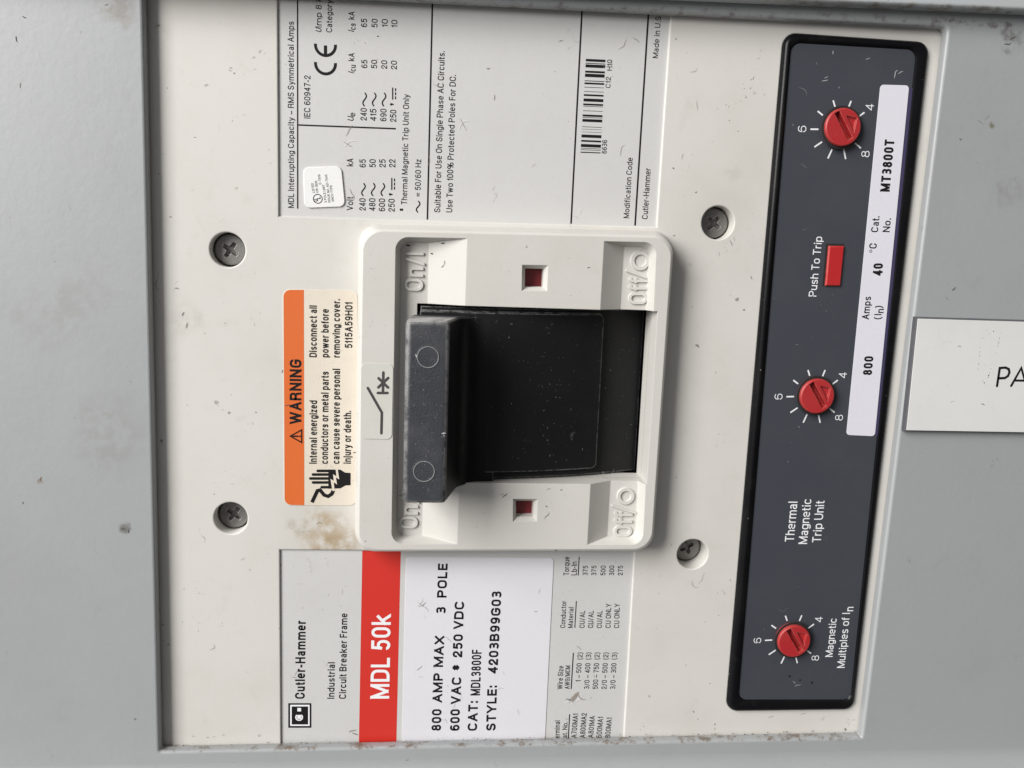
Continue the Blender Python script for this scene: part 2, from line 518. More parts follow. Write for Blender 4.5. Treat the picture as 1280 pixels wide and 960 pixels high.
def rounded(pts, r, n=6):
    """polygon with rounded corners; r one radius or one per corner"""
    out = []
    k = len(pts)
    for i in range(k):
        p = Vector(pts[i]); a = Vector(pts[i - 1]); b = Vector(pts[(i + 1) % k])
        rr = r[i] if isinstance(r, (list, tuple)) else r
        if rr <= 0:
            out.append(tuple(p)); continue
        d1, d2 = (a - p).normalized(), (b - p).normalized()
        ang = d1.angle(d2)
        t = rr / math.tan(ang / 2)
        c = p + (d1 + d2).normalized() * (rr / math.sin(ang / 2))
        s, e = p + d1 * t - c, p + d2 * t - c
        a0 = math.atan2(s.y, s.x); da = math.atan2(e.y, e.x) - a0
        while da > math.pi: da -= 2 * math.pi
        while da < -math.pi: da += 2 * math.pi
        for j in range(n + 1):
            q = a0 + da * j / n
            out.append((c.x + rr * math.cos(q), c.y + rr * math.sin(q)))
    return out


def quad(*px, w=0.0):
    return [at(x, y, w) for x, y in px]


def inset(pts, d):
    k = len(pts); out = []
    ar = sum(pts[i][0] * pts[(i + 1) % k][1] - pts[(i + 1) % k][0] * pts[i][1] for i in range(k))
    sg = 1 if ar > 0 else -1
    for i in range(k):
        p = Vector(pts[i]); d0 = (p - Vector(pts[i - 1])).normalized(); d1 = (Vector(pts[(i + 1) % k]) - p).normalized()
        n0, n1 = Vector((-d0.y, d0.x)) * sg, Vector((-d1.y, d1.x)) * sg
        nn = (n0 + n1).normalized()
        q = p + nn * (d / max(0.3, nn.dot(n0)))
        out.append((q.x, q.y))
    return out


def circle(c, r, n=32):
    return [(c[0] + r * math.cos(2 * math.pi * i / n), c[1] + r * math.sin(2 * math.pi * i / n)) for i in range(n)]


# ---------------------------------------------------------------- lettering
# a condensed grotesque alphabet drawn as pen strokes: letter, width, strokes; capitals are 100 high, small letters 75
# M move, L line, h quarter curve leaving sideways, v quarter curve leaving upright, Z close
ALPHABET = """A 58 M0 0 L29 100|M58 0 L29 100|M10 31 L48 31
B 54 M0 0 L0 100|M0 100 L30 100 h50 76 v30 53 L0 53|M30 53 h54 27 v30 0 L0 0
C 56 M55 72 v29 100 h0 69 L0 31 v29 0 h55 28
D 56 M0 0 L0 100 L24 100 h56 68 L56 32 v24 0 Z
E 46 M46 100 L0 100 L0 0 L46 0|M0 52 L42 52
F 44 M44 100 L0 100 L0 0|M0 51 L40 51
G 57 M57 70 v29 100 h0 69 L0 31 v28 0 h57 30 L57 49 L32 49
H 55 M0 0 L0 100|M55 0 L55 100|M0 53 L55 53
I 13 M6.5 0 L6.5 100
K 56 M0 0 L0 100|M54 100 L0 38|M20 60 L56 0
L 44 M0 100 L0 0 L44 0
M 68 M0 0 L0 100|M1 100 L34 4|M67 100 L34 4|M68 0 L68 100
N 55 M0 0 L0 100|M1 100 L54 0|M55 0 L55 100
O 57 M0 69 v28.5 100 h57 69 L57 31 v28.5 0 h0 31 Z
P 52 M0 0 L0 100 L28 100 h52 76 L52 70 v28 45 L0 45
R 55 M0 0 L0 100 L29 100 h52 77 L52 72 v29 49 L0 49|M29 49 h53 25 L55 0
S 53 M51 73 v27 100 h2 75 v20 55 L33 48 h53 26 v26 0 h0 29
T 50 M0 100 L50 100|M25 0 L25 100
U 55 M0 100 L0 30 v27.5 0 h55 30 L55 100
V 56 M0 100 L28 0|M56 100 L28 0
W 84 M0 100 L21 0|M42 100 L21 0|M42 100 L63 0|M84 100 L63 0
X 56 M0 100 L56 0|M56 100 L0 0
Y 56 M0 100 L28 42|M56 100 L28 42|M28 46 L28 0
Z 50 M0 100 L50 100|M49 100 L1 0|M0 0 L50 0
a 45 M2 58 v22 75 h41 55 L41 0|M41 44 L22 41 h0 20 v18 0 h41 26
b 47 M0 0 L0 100|M0 48 v25 75 h47 50 L47 25 v25 0 h0 27
c 45 M44 57 v23 75 h0 51 L0 24 v23 0 h44 18
d 47 M47 0 L47 100|M47 48 v22 75 h0 50 L0 25 v22 0 h47 27
e 46 M0 39 L46 39 L46 50 v23 75 h0 50 L0 25 v23 0 h44 15
f 26 M26 100 L22 100 h9 86 L9 0|M0 72 L25 72
g 47 M47 73 L47 -3 v23 -22 h3 -6|M47 50 v22 75 h0 50 L0 28 v22 3 h47 27
h 45 M0 0 L0 100|M0 46 v24 75 h45 52 L45 0
i 13 M6.5 0 L6.5 71|M6.5 94 L6.5 100
j 16 M10 73 L10 -8 v2 -22|M10 92 L10 100
k 46 M0 0 L0 100|M43 73 L0 28|M17 46 L46 0
l 13 M6.5 0 L6.5 100
m 74 M0 0 L0 74|M0 48 v21 75 h37 53 L37 0|M37 48 v58 75 h74 53 L74 0
n 45 M0 0 L0 74|M0 46 v24 75 h45 52 L45 0
o 47 M0 50 v23.5 75 h47 50 L47 25 v23.5 0 h0 25 Z
p 47 M0 -22 L0 74|M0 48 v25 75 h47 50 L47 25 v25 0 h0 27
q 47 M47 -22 L47 74|M47 48 v22 75 h0 50 L0 25 v22 0 h47 27
r 28 M0 0 L0 74|M0 44 v28 74
s 42 M40 58 v21 75 h1 56 v16 41 L26 35 h42 19 v21 0 h0 17
t 26 M9 94 L9 14 v21 0 L26 0|M0 72 L25 72
u 45 M45 0 L45 74|M0 74 L0 23 v21 0 h45 28
v 44 M0 74 L22 0|M44 74 L22 0
w 66 M0 74 L16.5 0|M33 74 L16.5 0|M33 74 L49.5 0|M66 74 L49.5 0
x 44 M0 74 L44 0|M44 74 L0 0
y 44 M0 74 L22 4|M44 74 L20 -12 L12 -22 L3 -22
z 40 M0 74 L40 74|M39 74 L1 0|M0 0 L40 0
0 47 M0 68 v23.5 100 h47 68 L47 32 v23.5 0 h0 32 Z
1 24 M0 76 L11 80 L19 97|M20 0 L20 100
2 46 M1 67 v23 100 h45 73 L40 53 L6 17 L2 3|M1 0 L46 0
3 46 M2 83 v22 100 h44 76 v24 53 L16 53|M24 53 h46 27 v23 0 h0 17
4 48 M36 0 L36 100|M36 99 L0 27|M0 25 L48 25
5 46 M43 100 L7 100 L3 50|M3 47 v24 65 h46 34 v23 0 h0 22
6 46 M43 83 v24 100 h0 62 L0 30 v23 0 h46 31 v24 62 h0 34
7 46 M0 100 L46 100|M45 98 L26 52 L17 0
8 46 M3 76 v23 100 h43 76 v23 53 h3 76 Z|M0 27 v23 53 h46 27 v23 0 h0 27 Z
9 46 M3 17 v22 0 h46 38 L46 70 v23 100 h0 69 v22 38 h46 66
. 13 M6.5 0 L6.5 6
, 13 M6.5 6 L6.5 0 L3 -14
: 13 M6.5 0 L6.5 6|M6.5 64 L6.5 70
* 36 M18 100 L18 60|M2 91 L34 69|M34 91 L2 69
- 26 M0 36 L26 36
~ 50 M0 36 L50 36
/ 36 M0 -6 L36 106
= 50 M0 28 L50 28|M0 60 L50 60
( 18 M18 108 L6 88 L0 45 L6 2 L18 -18
) 18 M0 108 L12 88 L18 45 L12 2 L0 -18
% 84 M0 78 v18 100 h36 78 L36 70 v18 48 h0 70 Z|M48 30 v66 52 h84 30 L84 22 v66 0 h48 22 Z|M22 0 L62 100"""
GL = {}


def curve_pts(p, q, horiz, n=7):
    k = 0.60
    c0, c1 = ((p[0] + (q[0] - p[0]) * k, p[1]), (q[0], q[1] - (q[1] - p[1]) * k)) if horiz else ((p[0], p[1] + (q[1] - p[1]) * k), (q[0] - (q[0] - p[0]) * k, q[1]))
    out = []
    for i in range(1, n + 1):
        t_ = i / n; a_ = 1 - t_
        out.append(tuple(a_ ** 3 * p[j] + 3 * a_ * a_ * t_ * c0[j] + 3 * a_ * t_ * t_ * c1[j] + t_ ** 3 * q[j] for j in (0, 1)))
    return out


for row in ALPHABET.split('\n'):
    ch, wd_, rest = row[0], *row[2:].split(' ', 1)
    strokes = []
    for st_ in rest.split('|'):
        tk = st_.split(' '); pts = []; closed = False; i = 0
        while i < len(tk):
            if tk[i] == 'Z':
                closed = True; i += 1; continue
            cmd, x_, y_ = tk[i][0], float(tk[i][1:]), float(tk[i + 1]); i += 2
            if cmd in 'ML': pts.append((x_, y_))
            else: pts += curve_pts(pts[-1], (x_, y_), cmd == 'h')
        if closed and (Vector(pts[0]) - Vector(pts[-1])).length < 0.1: pts.pop()
        strokes.append((pts, closed))
    GL[ch] = (float(wd_), strokes)
GL['\u2013'] = GL['~']


def offset_pts(P, closed, h):
    """left and right edge of a pen stroke"""
    n_ = len(P); Lf, Rt = [], []
    for i in range(n_):
        d0 = P[i] - P[i - 1] if (i or closed) else P[1] - P[0]
        d1 = P[(i + 1) % n_] - P[i] if (i < n_ - 1 or closed) else d0
        d0 = d0.normalized(); d1 = d1.normalized()
        n0 = Vector((-d0.y, d0.x)); nn = n0 + Vector((-d1.y, d1.x))
        nn = nn.normalized() if nn.length > 1e-6 else n0
        k = h / max(0.45, nn.dot(n0))
        Lf.append(P[i] + nn * k); Rt.append(P[i] - nn * k)
    return Lf, Rt


def text(mb, s, a, b, cap, w, m='ink', bold=0.0, shear=0.0, space=1.0, extrude=0.0):
    """lettering whose baseline runs from pixel a to pixel b; cap = capital height in pixels there"""
    A, B = Vector(at(*a, w)), Vector(at(*b, w))
    d = (B - A); Ln = d.length; d.normalize()
    up = Vector((-d.y, d.x))
    e = Vector(at(a[0] - cap, a[1], w)) if abs(d.y) > abs(d.x) else Vector(at(a[0], a[1] - cap, w))
    pen(mb, s, A, d, up, Ln, (e - A).length, w, m, bold, shear, space, extrude)


def pen(mb, s, A, d, up, Ln, ch, w, m, bold=0.0, shear=0.0, space=1.0, extrude=0.0):
    h = ch * (0.138 + 2.2 * bold) / 2
    gap = 10.5 * space + bold * 55
    x = 0.0; spots_ = []
    for c_ in s:
        if c_ == ' ':
            x += 25.0; continue
        spots_.append((c_, x)); x += GL[c_][0] + gap
    total = spots_[-1][1] + GL[spots_[-1][0]][0]
    sxx = Ln / total; sy = ch / 100.0
    k_ = 0
    for c_, x0 in spots_:
        W_, strokes = GL[c_]
        low = c_ in 'abcdefghijklmnopqrstuvwxyz'
        hx = min(h, W_ * sxx * 0.49)
        for pts, closed in strokes:
            P = []
            for (px_, py_) in pts:
                X = x0 * sxx + hx + px_ / W_ * (W_ * sxx - 2 * hx)
                if low:
                    sh_ = h * (1 - 2 * min(1.0, max(0.0, py_ / 75.0)))
                else:
                    sh_ = h * (1 - 2 * min(1.0, max(0.0, py_ / 100.0)))
                Y = py_ * sy + sh_
                X += shear * Y
                r = A + d * X + up * Y
                P.append(Vector((r.x, r.y)))
            ends_ = []
            if not closed:
                for e_, f_ in ((0, 1), (-1, -2)):
                    t_ = (P[e_] - P[f_]).normalized()
                    yv = pts[e_][1]
                    tx_, ty_ = t_.dot(d), t_.dot(up)
                    if abs(ty_) > 0.75 and (yv in (0, 100, 75, 74, 73, -22) or abs(tx_) > 0.1):
                        ends_.append((e_, t_, ty_, (min(100.0, yv) if yv > 0 else yv) * sy))    # cut level with the line
                    else:
                        P[e_] = P[e_] + t_ * h
            Lf, Rt = offset_pts(P, closed, h)
            for e_, t_, ty_, Yt in ends_:
                for q_ in (Lf, Rt):
                    q_[e_] = q_[e_] + t_ * ((Yt - (q_[e_] - A).dot(up)) / ty_)
            n_ = len(P)
            k_ += 1
            ww = w + 0.0015 * (k_ % 4)
            if extrude:
                if closed:
                    mb.loft([[(p.x, p.y, z) for p in q] for q, z in ((Lf, w - .05), (Lf, w + extrude), (Rt, w + extrude), (Rt, w - .05))], m, cap=False)
                else:
                    mb.prism([tuple(p) for p in Lf + Rt[::-1]], w - .05, w + extrude + 0.004 * (k_ % 3), m)
            else:
                V = [(p.x, p.y, ww) for p in Lf + Rt]
                cnt = n_ if closed else n_ - 1
                mb.add(V, [(i, (i + 1) % n_, n_ + (i + 1) % n_, n_ + i) for i in range(cnt)], m)


def line(mb, a, b, wpx, w, m='ink', caps=False):
    A, B = at(*a, w), at(*b, w)
    mb.ribbon([A, B], wpx * 0.205, w, m, caps=caps)


def tilde(mb, x, y0, y1, w, amp=2.2, wid=1.6):
    """the ~ sign, running upwards from pixel y0 to y1"""
    pts = []
    for i in range(13):
        t = i / 12
        pts.append(at(x - amp * math.sin(2 * math.pi * (t * 0.92 + 0.04)) , y0 + (y1 - y0) * t, w))
    mb.ribbon(pts, wid * 0.205, w, 'ink')


def dc_sign(mb, x0, x1, y0, y1, w):
    line(mb, (x0, y0), (x0, y1), 1.5, w)
    h = (y1 - y0) / 3
    for i in range(3):
        line(mb, (x1, y0 + h * (i + 0.1)), (x1, y0 + h * (i + 0.82)), 1.5, w)


def mark(mb, rnd, c, ln, ang, wid, w, m):
    """a hairline scratch or scuff wandering from c"""
    p = Vector(c); pts = [tuple(p)]
    n = max(3, int(ln / 0.5) + 2)
    for i in range(n):
        ang += rnd.gauss(0, 0.35)
        p = p + Vector((math.cos(ang), math.sin(ang))) * (ln / n)
        pts.append(tuple(p))
    mb.ribbon(pts, wid, w, m, caps=False, taper=True)


def blot(mb, rnd, c, r, w, m):
    n = rnd.randint(5, 8)
    a0 = rnd.random() * 6.28; el = rnd.uniform(0.4, 1.0); ro = rnd.random() * 3.14
    pts = []
    for i in range(n):
        a = a0 + 6.283 * i / n
        q = r * rnd.uniform(0.55, 1.1)
        x, y = q * math.cos(a), q * math.sin(a) * el
        pts.append((c[0] + x * math.cos(ro) - y * math.sin(ro), c[1] + x * math.sin(ro) + y * math.cos(ro)))
    mb.poly(pts, w, m)


def inside(p, poly):
    r = False; n = len(poly)
    for i in range(n):
        a, b = poly[i], poly[i - 1]
        if (a[1] > p[1]) != (b[1] > p[1]) and p[0] < (b[0] - a[0]) * (p[1] - a[1]) / (b[1] - a[1]) + a[0]:
            r = not r
    return r


def litter(mb, rnd, area_, holes, n, w, mats, ln=(0.4, 2.2), wid=(0.06, 0.16), rad=(0.05, 0.22), blots=0.55, clump=0.6):
    """scuffs and specks strewn over a face in loose clusters, clear of the holes"""
    us = [p[0] for p in area_]; vs = [p[1] for p in area_]
    n = int(n * 0.6); wid = (wid[0] * 0.7, wid[1] * 0.6); blots = 0.5 + blots * 0.45; rad = (rad[0], rad[1] * 0.8)
    k = 0; c = None; tries = 0
    while k < n and tries < n * 60:
        tries += 1
        if c is None or rnd.random() > clump:
            c = (rnd.uniform(min(us), max(us)), rnd.uniform(min(vs), max(vs))); p = c
        else:
            p = (c[0] + rnd.gauss(0, 2.0), c[1] + rnd.gauss(0, 2.0))
        ok = True
        for dx, dy in ((0, 0), (1.2, 0), (-1.2, 0), (0, 1.2), (0, -1.2)):
            q = (p[0] + dx, p[1] + dy)
            if not inside(q, area_) or any(inside(q, h) for h in holes):
                ok = False; break
        if not ok:
            continue
        k += 1
        ww = w + 0.0004 * k
        m = rnd.choice(mats)
        if rnd.random() < blots:
            blot(mb, rnd, p, rad[0] + (rad[1] - rad[0]) * rnd.random() ** 3, ww, m)
        else:
            mark(mb, rnd, p, min(1.15, rnd.uniform(*ln)) if holes else rnd.uniform(*ln), rnd.random() * 6.28, rnd.uniform(*wid), ww, m)


# ================================================================= THE PANEL
PW = 3.5
opening = rounded(quad((178.5, -17), (1185, 33.5), (1077, 922), (199.5, 939.5), w=PW), [0.4, 1.4, 0.5, 0.5], 4)
pan = MB()
U0, U1, V1 = -260.0, 330.0, 175.0
Vb = at(640, 950, PW)[1]
pan.mesh(plate([(U0, Vb), (U1, Vb), (U1, V1), (U0, V1)], [opening], 0.35, PW, bev=0.85, res=4), 'panel')
prof = [(0.0, 0.0)]                       # the lower edge rolls forward into a lip
for i in range(1, 9):
    a = R(62) * i / 8
    prof.append((-7.0 * math.sin(a), 7.0 * (1 - math.cos(a))))
last = prof[-1]
prof += [(last[0] - 9 * math.cos(R(62)), last[1] + 9 * math.sin(R(62)))]
back = [(p[0] + 0.4, p[1] - 2.2) for p in prof]
loop = prof + back[::-1]
pan.loft([[(U, Vb + 0.9 + p[0], PW - 0.02 + p[1]) for p in loop] for U in (U0, U1)], 'panel')
rnd = random.Random(5)
frame_all = quad((-20, -20), (1300, -20), (1300, 935), (-20, 935), w=PW)
litter(pan, rnd, quad((-20, -20), (170, -20), (190, 955), (-20, 955), w=PW), [(0, 0)] and [], 42, PW + 0.02, ['grime', 'grime_soft', 'grime_soft'], rad=(0.04, 0.16), blots=0.75, ln=(0.4, 1.8))
litter(pan, rnd, quad((1200, 45), (1300, 45), (1300, 380), (1165, 380), w=PW), [], 16, PW + 0.02, ['grime', 'grime_soft'], blots=0.6)
litter(pan, rnd, quad((1130, 560), (1300, 560), (1300, 930), (1100, 930), w=PW), [], 10, PW + 0.02, ['grime', 'scratch_white', 'grime_soft'], rad=(0.04, 0.14), blots=0.8)
litter(pan, rnd, quad((130, -6), (1180, 22), (1180, 34), (130, -2), w=PW), [], 90, PW + 0.02, ['grime', 'grime_soft', 'grime'], rad=(0.1, 0.5), blots=0.6, clump=0.8, ln=(0.4, 2.0))
for (x, y, l, a, wd, m) in ((52, 596, 1.3, -1.9, .28, 'rust'), (28, 630, .9, 1.0, .22, 'grime'), (157, 655, 1.4, -0.9, .45, 'grime_soft'), (152, 660, 1.3, 0.4, .35, 'grime'),
                         (160, 662, 1.2, -1.4, .3, 'grime'), (1190, 363, 1.7, 0.85, .4, 'grime'), (1192, 362, 1.5, 0.85, .2, 'scratch_white'), (1255, 55, 2.6, 0.3, .35, 'grime'),
                         (1262, 50, 2.2, -0.2, .3, 'grime'), (20, 45, 1.8, -1.0, .3, 'grime'), (28, 20, 1.2, -0.7, .3, 'grime'), (25, 110, 1.6, 1.6, .25, 'grime_soft')):
    mark(pan, rnd, at(x, y, PW), l * 0.8, a, wd * 0.75, PW + 0.07, m)
panel = tag(pan.build('steel_panel', angle=30), 'grey enamelled steel panel framing the cream breaker, rust along the lower cut edge', 'panel')

# rust and dried dirt crusted along the lower edge of the opening
cr = MB()
rnd = random.Random(11)
for i in range(300):
    t = rnd.random() ** 0.9
    x = 205 + t * 868
    yb = 938.0 + (920.5 - 938.0) * t
    dens = 0.35 + 0.65 * (0.5 + 0.5 * math.sin(x * 0.021 + 1.2)) * (0.6 + 0.4 * math.sin(x * 0.067))
    if x < 228: dens = 1.0
    if 250 < x < 330: dens *= 0.25
    if rnd.random() > dens: continue
    w = rnd.uniform(0.2, 1.9)
    c = at(x, yb - 7.5 * (1 - w / 3.0) + rnd.uniform(-2.2, 1.2), w)
    r = rnd.uniform(0.05, 0.22) * (1.6 if x < 228 else 1.0)
    V = []
    for (a, b, q) in ((1, 0, 0), (-1, 0, 0), (0, 1, 0), (0, -1, 0), (0, 0, 1), (0, 0, -1)):
        k = r * rnd.uniform(0.6, 1.5)
        V.append((c[0] + a * k * 1.5, c[1] + b * k * 0.8, w + q * k * 0.7))
    cr.add(V, [(0, 2, 4), (2, 1, 4), (1, 3, 4), (3, 0, 4), (2, 0, 5), (1, 2, 5), (3, 1, 5), (0, 3, 5)], rnd.choice(['rust', 'grime', 'grime', 'fuzz', 'rust'] if x > 228 else ['fuzz', 'rust', 'fuzz', 'grime']))
tag(cr.build('rust_crust', panel, smooth=False), 'brown rust and dried dirt along the cut edge', kind='stuff')

# the lapping sheet above, only its lower edge in view
tb = MB()
SW = 8.5
e0, e1 = at(960, -0.5, SW), at(1290, 13.5, SW)
sl = (e1[1] - e0[1]) / (e1[0] - e0[0])
y_at = lambda u: e0[1] + sl * (u - e0[0])
tb.mesh(plate([(U0, y_at(U0)), (U1, y_at(U1)), (U1, V1 + 5), (U0, V1 + 5)], [], 3.6, SW, bev=1.0, res=3), 'trim')
tag(tb.build('cover_sheet'), 'pale grey sheet lapping over the panel above the breaker', 'cover sheet')

# ================================================================= THE BREAKER
root = bpy.data.objects.new('circuit_breaker', None)
C.objects.link(root)
root.empty_display_size = 0.05
place(root, Vector((at(640, 480)[0] * MM, 0.075, at(640, 480)[1] * MM)))
tag(root, 'cream moulded circuit breaker with black toggle handle and black trip unit, mounted sideways', 'circuit breaker')

CT = 9.0        # thickness of the front cover
b0, b1 = at(150, -110), at(1200, 1000)
cu0, cv1, cu1, cv0 = b0[0], b0[1], b1[0] + 4, b1[1]
pocket_up = quad((346.8, -25), (841.5, -25), (820.5, 283.5), (348.4, 270.5))
pocket_lo = quad((349.7, 687.5), (793, 690.5), (776.5, 975), (351.3, 975))
trip_out = quad((979, 40.5), (1161, 53), (1066, 886), (907, 888))
trip_hole = rounded(inset(trip_out, 0.15), 3.4, 8)
screws = [((284.3, 312.3), 2.9, 0.35), ((288.4, 647.8), 3.6, 0.9), ((897.5, 278.5), 3.6, 0.15), ((865.6, 692.8), 5.6, 0.6)]
BR_ = 4.35
bores = [circle(at(*s[0]), BR_, 40) for s in screws]
slot_c = quad((512, 376), (833, 380), (820, 614), (506, 614))
cv = MB()
cover_out = [(cu0, cv0), (cu1, cv0), (cu1, cv1), (cu0, cv1)]
cv.mesh(plate(cover_out, [pocket_up, pocket_lo, trip_hole, slot_c] + bores, -CT, 0.0, bev=0.38, res=3), 'cover')
rnd = random.Random(21)
collar_zone = quad((440, 278), (852, 286), (826, 700), (436, 700))
no_go = [inset(h, -0.9) for h in (pocket_up, pocket_lo, trip_out, collar_zone)] + [circle(at(*s[0]), BR_ + 1.0, 16) for s in screws] + \
        [quad((345, 352), (455, 352), (455, 640), (345, 640))]
seen = quad((206, 8), (1168, 45), (1072, 915), (215, 930))
litter(cv, rnd, seen, no_go, 330, 0.012, ['grime', 'grime_soft', 'grime', 'grime_soft', 'grime_soft'], ln=(0.4, 1.15), wid=(0.05, 0.14), rad=(0.05, 0.26), blots=0.62, clump=0.72)
for (x, y, l, a, wd, m) in ((195, 33, 1.4, .3, .2, 'grime'), (323, 66, 1.2, .7, .16, 'grime'), (315, 73, 1.1, .8, .16, 'grime_soft'), (287, 85, .7, 0, .2, 'grime'),
                         (255, 108, 1.5, 1.0, .2, 'grime_soft'), (232, 410, 2, .9, .3, 'grime_soft'), (228, 395, 1.5, 1.2, .25, 'grime'), (240, 920, .9, .05, .2, 'grime_soft'),
                         (258, 921.5, .8, .1, .2, 'grime'), (266, 920, .7, .0, .16, 'grime_soft'), (278, 918.5, .7, .1, .18, 'grime'), (262, 812, 3.2, .3, .15, 'grime_soft'),
                         (841, 295, .8, 1.1, .2, 'grime'), (851, 200, 2.4, 1.2, .12, 'grime_soft'), (862, 90, 3.0, -.2, .1, 'grime'), (870, 125, 3.5, -1.2, .12, 'grime_soft'),
                         (938, 345, 1.2, -.8, .2, 'grime'), (912, 300, 2.2, -1.1, .15, 'grime'), (917, 295, 2, -1.3, .1, 'grime_soft'), (865, 725, 4.2, -1.3, .1, 'grime'),
                         (880, 715, 5, -1.5, .1, 'grime_soft'), (218, 360, 1.4, -.4, .2, 'grime'), (860, 330, 1.4, .2, .12, 'grime_soft'), (300, 700, 2, .3, .12, 'grime_soft'),
                         (395, 655, 2.4, .8, .14, 'grime'), (1000, 893, 2.5, .4, .1, 'grime'), (960, 897, 2.2, .3, .12, 'grime'), (1030, 895, 2.2, -1.4, .1, 'grime')):
    mark(cv, rnd, at(x, y), l * 0.8, a, wd * 0.7, 0.16, m)
cover = tag(cv.build('front_cover', root, angle=40), 'cream plastic front cover, scuffed and stained')

bo = MB()
bo.prism([(cu0 + .2, cv0 + .2), (cu1 - .2, cv0 + .2), (cu1 - .2, cv1 - .2), (cu0 + .2, cv1 - .2)], -75.0, -CT - 0.6, 'cover')
bo.build('body', root)

# ---- four screws sunk in the counterbores
sm = MB()
RS = 3.95
prof_s = [(RS, -3.0), (RS, -0.35), (RS - .12, -0.12), (RS - .4, 0.0)]
n = 48


def pozi(r, a, k):
    """cross-shaped recess outline"""
    x = a % (math.pi / 2)
    d = min(x, math.pi / 2 - x)
    return max(r * 0.46, min(r, k / max(1e-3, math.sin(d)) if d > 1e-3 else r))


loops = [[(q * math.cos(6.2832 * i / n), q * math.sin(6.2832 * i / n), z) for i in range(n)] for q, z in prof_s]
for (r_, z, k) in ((2.25, 0.02, 0.62), (2.1, -0.12, 0.55), (1.6, -1.25, 0.40)):
    loops.append([(pozi(r_, 6.2832 * i / n, k) * math.cos(6.2832 * i / n), pozi(r_, 6.2832 * i / n, k) * math.sin(6.2832 * i / n), z) for i in range(n)])
sm.loft(loops, 'screw')
screw0 = sm.build('screw', root, angle=25)
for i, (p, depth, rz) in enumerate(screws):
    o = screw0 if i == 0 else screw0.copy()
    if i:
        C.objects.link(o)
    c = at(*p)
    loc = Vector((c[0] * MM, (depth + 3.0) * MM, c[1] * MM))
    place(o, loc, root)
    o.rotation_euler = (0, rz + (0.25, 1.3, 2.1, 0.5)[i], 0)
# ---- upper ratings label
LW = -0.62
T = LW + 0.03
lb = MB()
lb.prism(inset(pocket_up, -0.25), -3.0, LW, 'label')
rnd = random.Random(31)
up_seen = quad((352, 8), (832, 30), (816, 279), (352, 266))
litter(lb, rnd, up_seen, [], 120, LW + 0.05, ['grime', 'grime_soft', 'grime_soft', 'grime_soft'], ln=(0.4, 2.6), wid=(0.05, 0.12), rad=(0.04, 0.2), blots=0.62, clump=0.7)
for (x, y, l, a, wd, m) in ((430, 183, 3.6, .75, .22, 'white_ink'), (432, 170, 3.2, .9, .2, 'grime_soft'), (440, 184, 2.6, 2.2, .2, 'grime_soft'), (574, 162, 3.6, .85, .22, 'white_ink'), (575, 148, 3.4, -.85, .16, 'grime_soft'),
                         (541, 105, 2.2, .2, .12, 'grime_soft'), (553, 100, 2.4, 1.5, .12, 'grime_soft'), (437, 236, 3.0, -.9, .22, 'grime_soft'), (535, 207, 2.6, .8, .14, 'grime_soft'), (790, 47, 2.4, -.85, .12, 'grime'),
                         (773, 62, 3.6, .9, .14, 'grime_soft'), (775, 195, 3.2, .9, .12, 'grime'), (618, 118, 1.5, -1., .16, 'grime'), (608, 85, 1.0, -.5, .22, 'grime'), (698, 52, 1.2, 1.0, .14, 'grime'),
                         (665, 210, 1.6, 1.1, .1, 'grime_soft'), (471, 46, .5, .4, .3, 'grime')):
    mark(lb, rnd, at(x, y, LW), l, a, wd * 0.7, LW + 0.11, m)
upper = tag(lb.build('ratings_label', root), 'grey interrupting capacity label with ruled columns and a barcode')

t = MB()
text(t, 'MDL Interrupting Capacity \u2013 RMS Symmetrical Amps', (367.5, 260), (367.2, 27), 7.5, T)
text(t, 'IEC 60947-2', (387.8, 148.3), (388, 94.5), 7.8, T)
# CE mark
for (yc, bar) in ((79.5, False), (56.5, True)):
    c = at(406.8, yc, T)
    ro = 13.2 * 0.211; ri = ro - 0.72
    t.ring(c, ro, ri, T, 'ink', 24, R(180 - 6), R(360 + 6))
    if bar:
        t.ribbon([(c[0], c[1] - ri - 0.02), (c[0], c[1] - 0.05)], 0.78, T + 0.004, 'ink', caps=False)
text(t, 'U', (401.9, 40.6), (401.9, 35.8), 7.5, T, shear=0.2)
text(t, 'imp 8 k', (401.9, 34.6), (402, -3.5), 7.5, T)
text(t, 'Category', (415, 40.6), (415.3, 0.3), 7.5, T)
for (y0, d) in ((92.5, 0), (40.7, 1)):
    text(t, 'I', (442.5, y0), (442.5, y0 - 2.6), 7.4, T, shear=0.2)
    text(t, 'cu' if d == 0 else 'cs', (444.4, y0 - 3.1), (444.6, y0 - 11.2), 7.4, T)
    text(t, 'kA', (442.8, y0 - 16.0), (443.0, y0 - 26), 7.5, T)
for s_, x, ya, yb in (('65', 458.7, 34, 23.5), ('50', 471.9, 34.4, 23.8), ('10', 484.6, 33.8, 24.1), ('10', 496.6, 34.4, 25.0),
                      ('65', 459.1, 85.2, 75), ('50', 471.3, 85.7, 75), ('20', 483.9, 86.2, 75.6), ('20', 496, 86.9, 76)):
    text(t, s_, (x, ya), (x + .1, yb), 7.5, T)
text(t, 'Volt', (441.3, 263), (441.4, 246), 8, T)
text(t, 'kA', (441.4, 208), (441.5, 198.3), 8, T)
for s_, x, ya, yb, kv, xk, tx in (('240', 457, 263.3, 248, '65', 457.3, 454.3), ('480', 469.2, 263.7, 248, '50', 469.7, 466.5),
                                  ('600', 481.3, 264.2, 248.3, '25', 482, 478.5), ('250', 493.3, 264.7, 248.7, '22', 494.2, 0)):
    text(t, s_, (x, ya), (x + .1, yb), 8, T)
    text(t, kv, (xk, 209.3), (xk, 199.2), 8, T)
    if tx: tilde(t, tx, 244.4, 229.5, T)
text(t, '*', (496, 244.8), (496, 241.5), 10.0, T)
dc_sign(t, 489.7, 493.1, 237.5, 222.3, T)
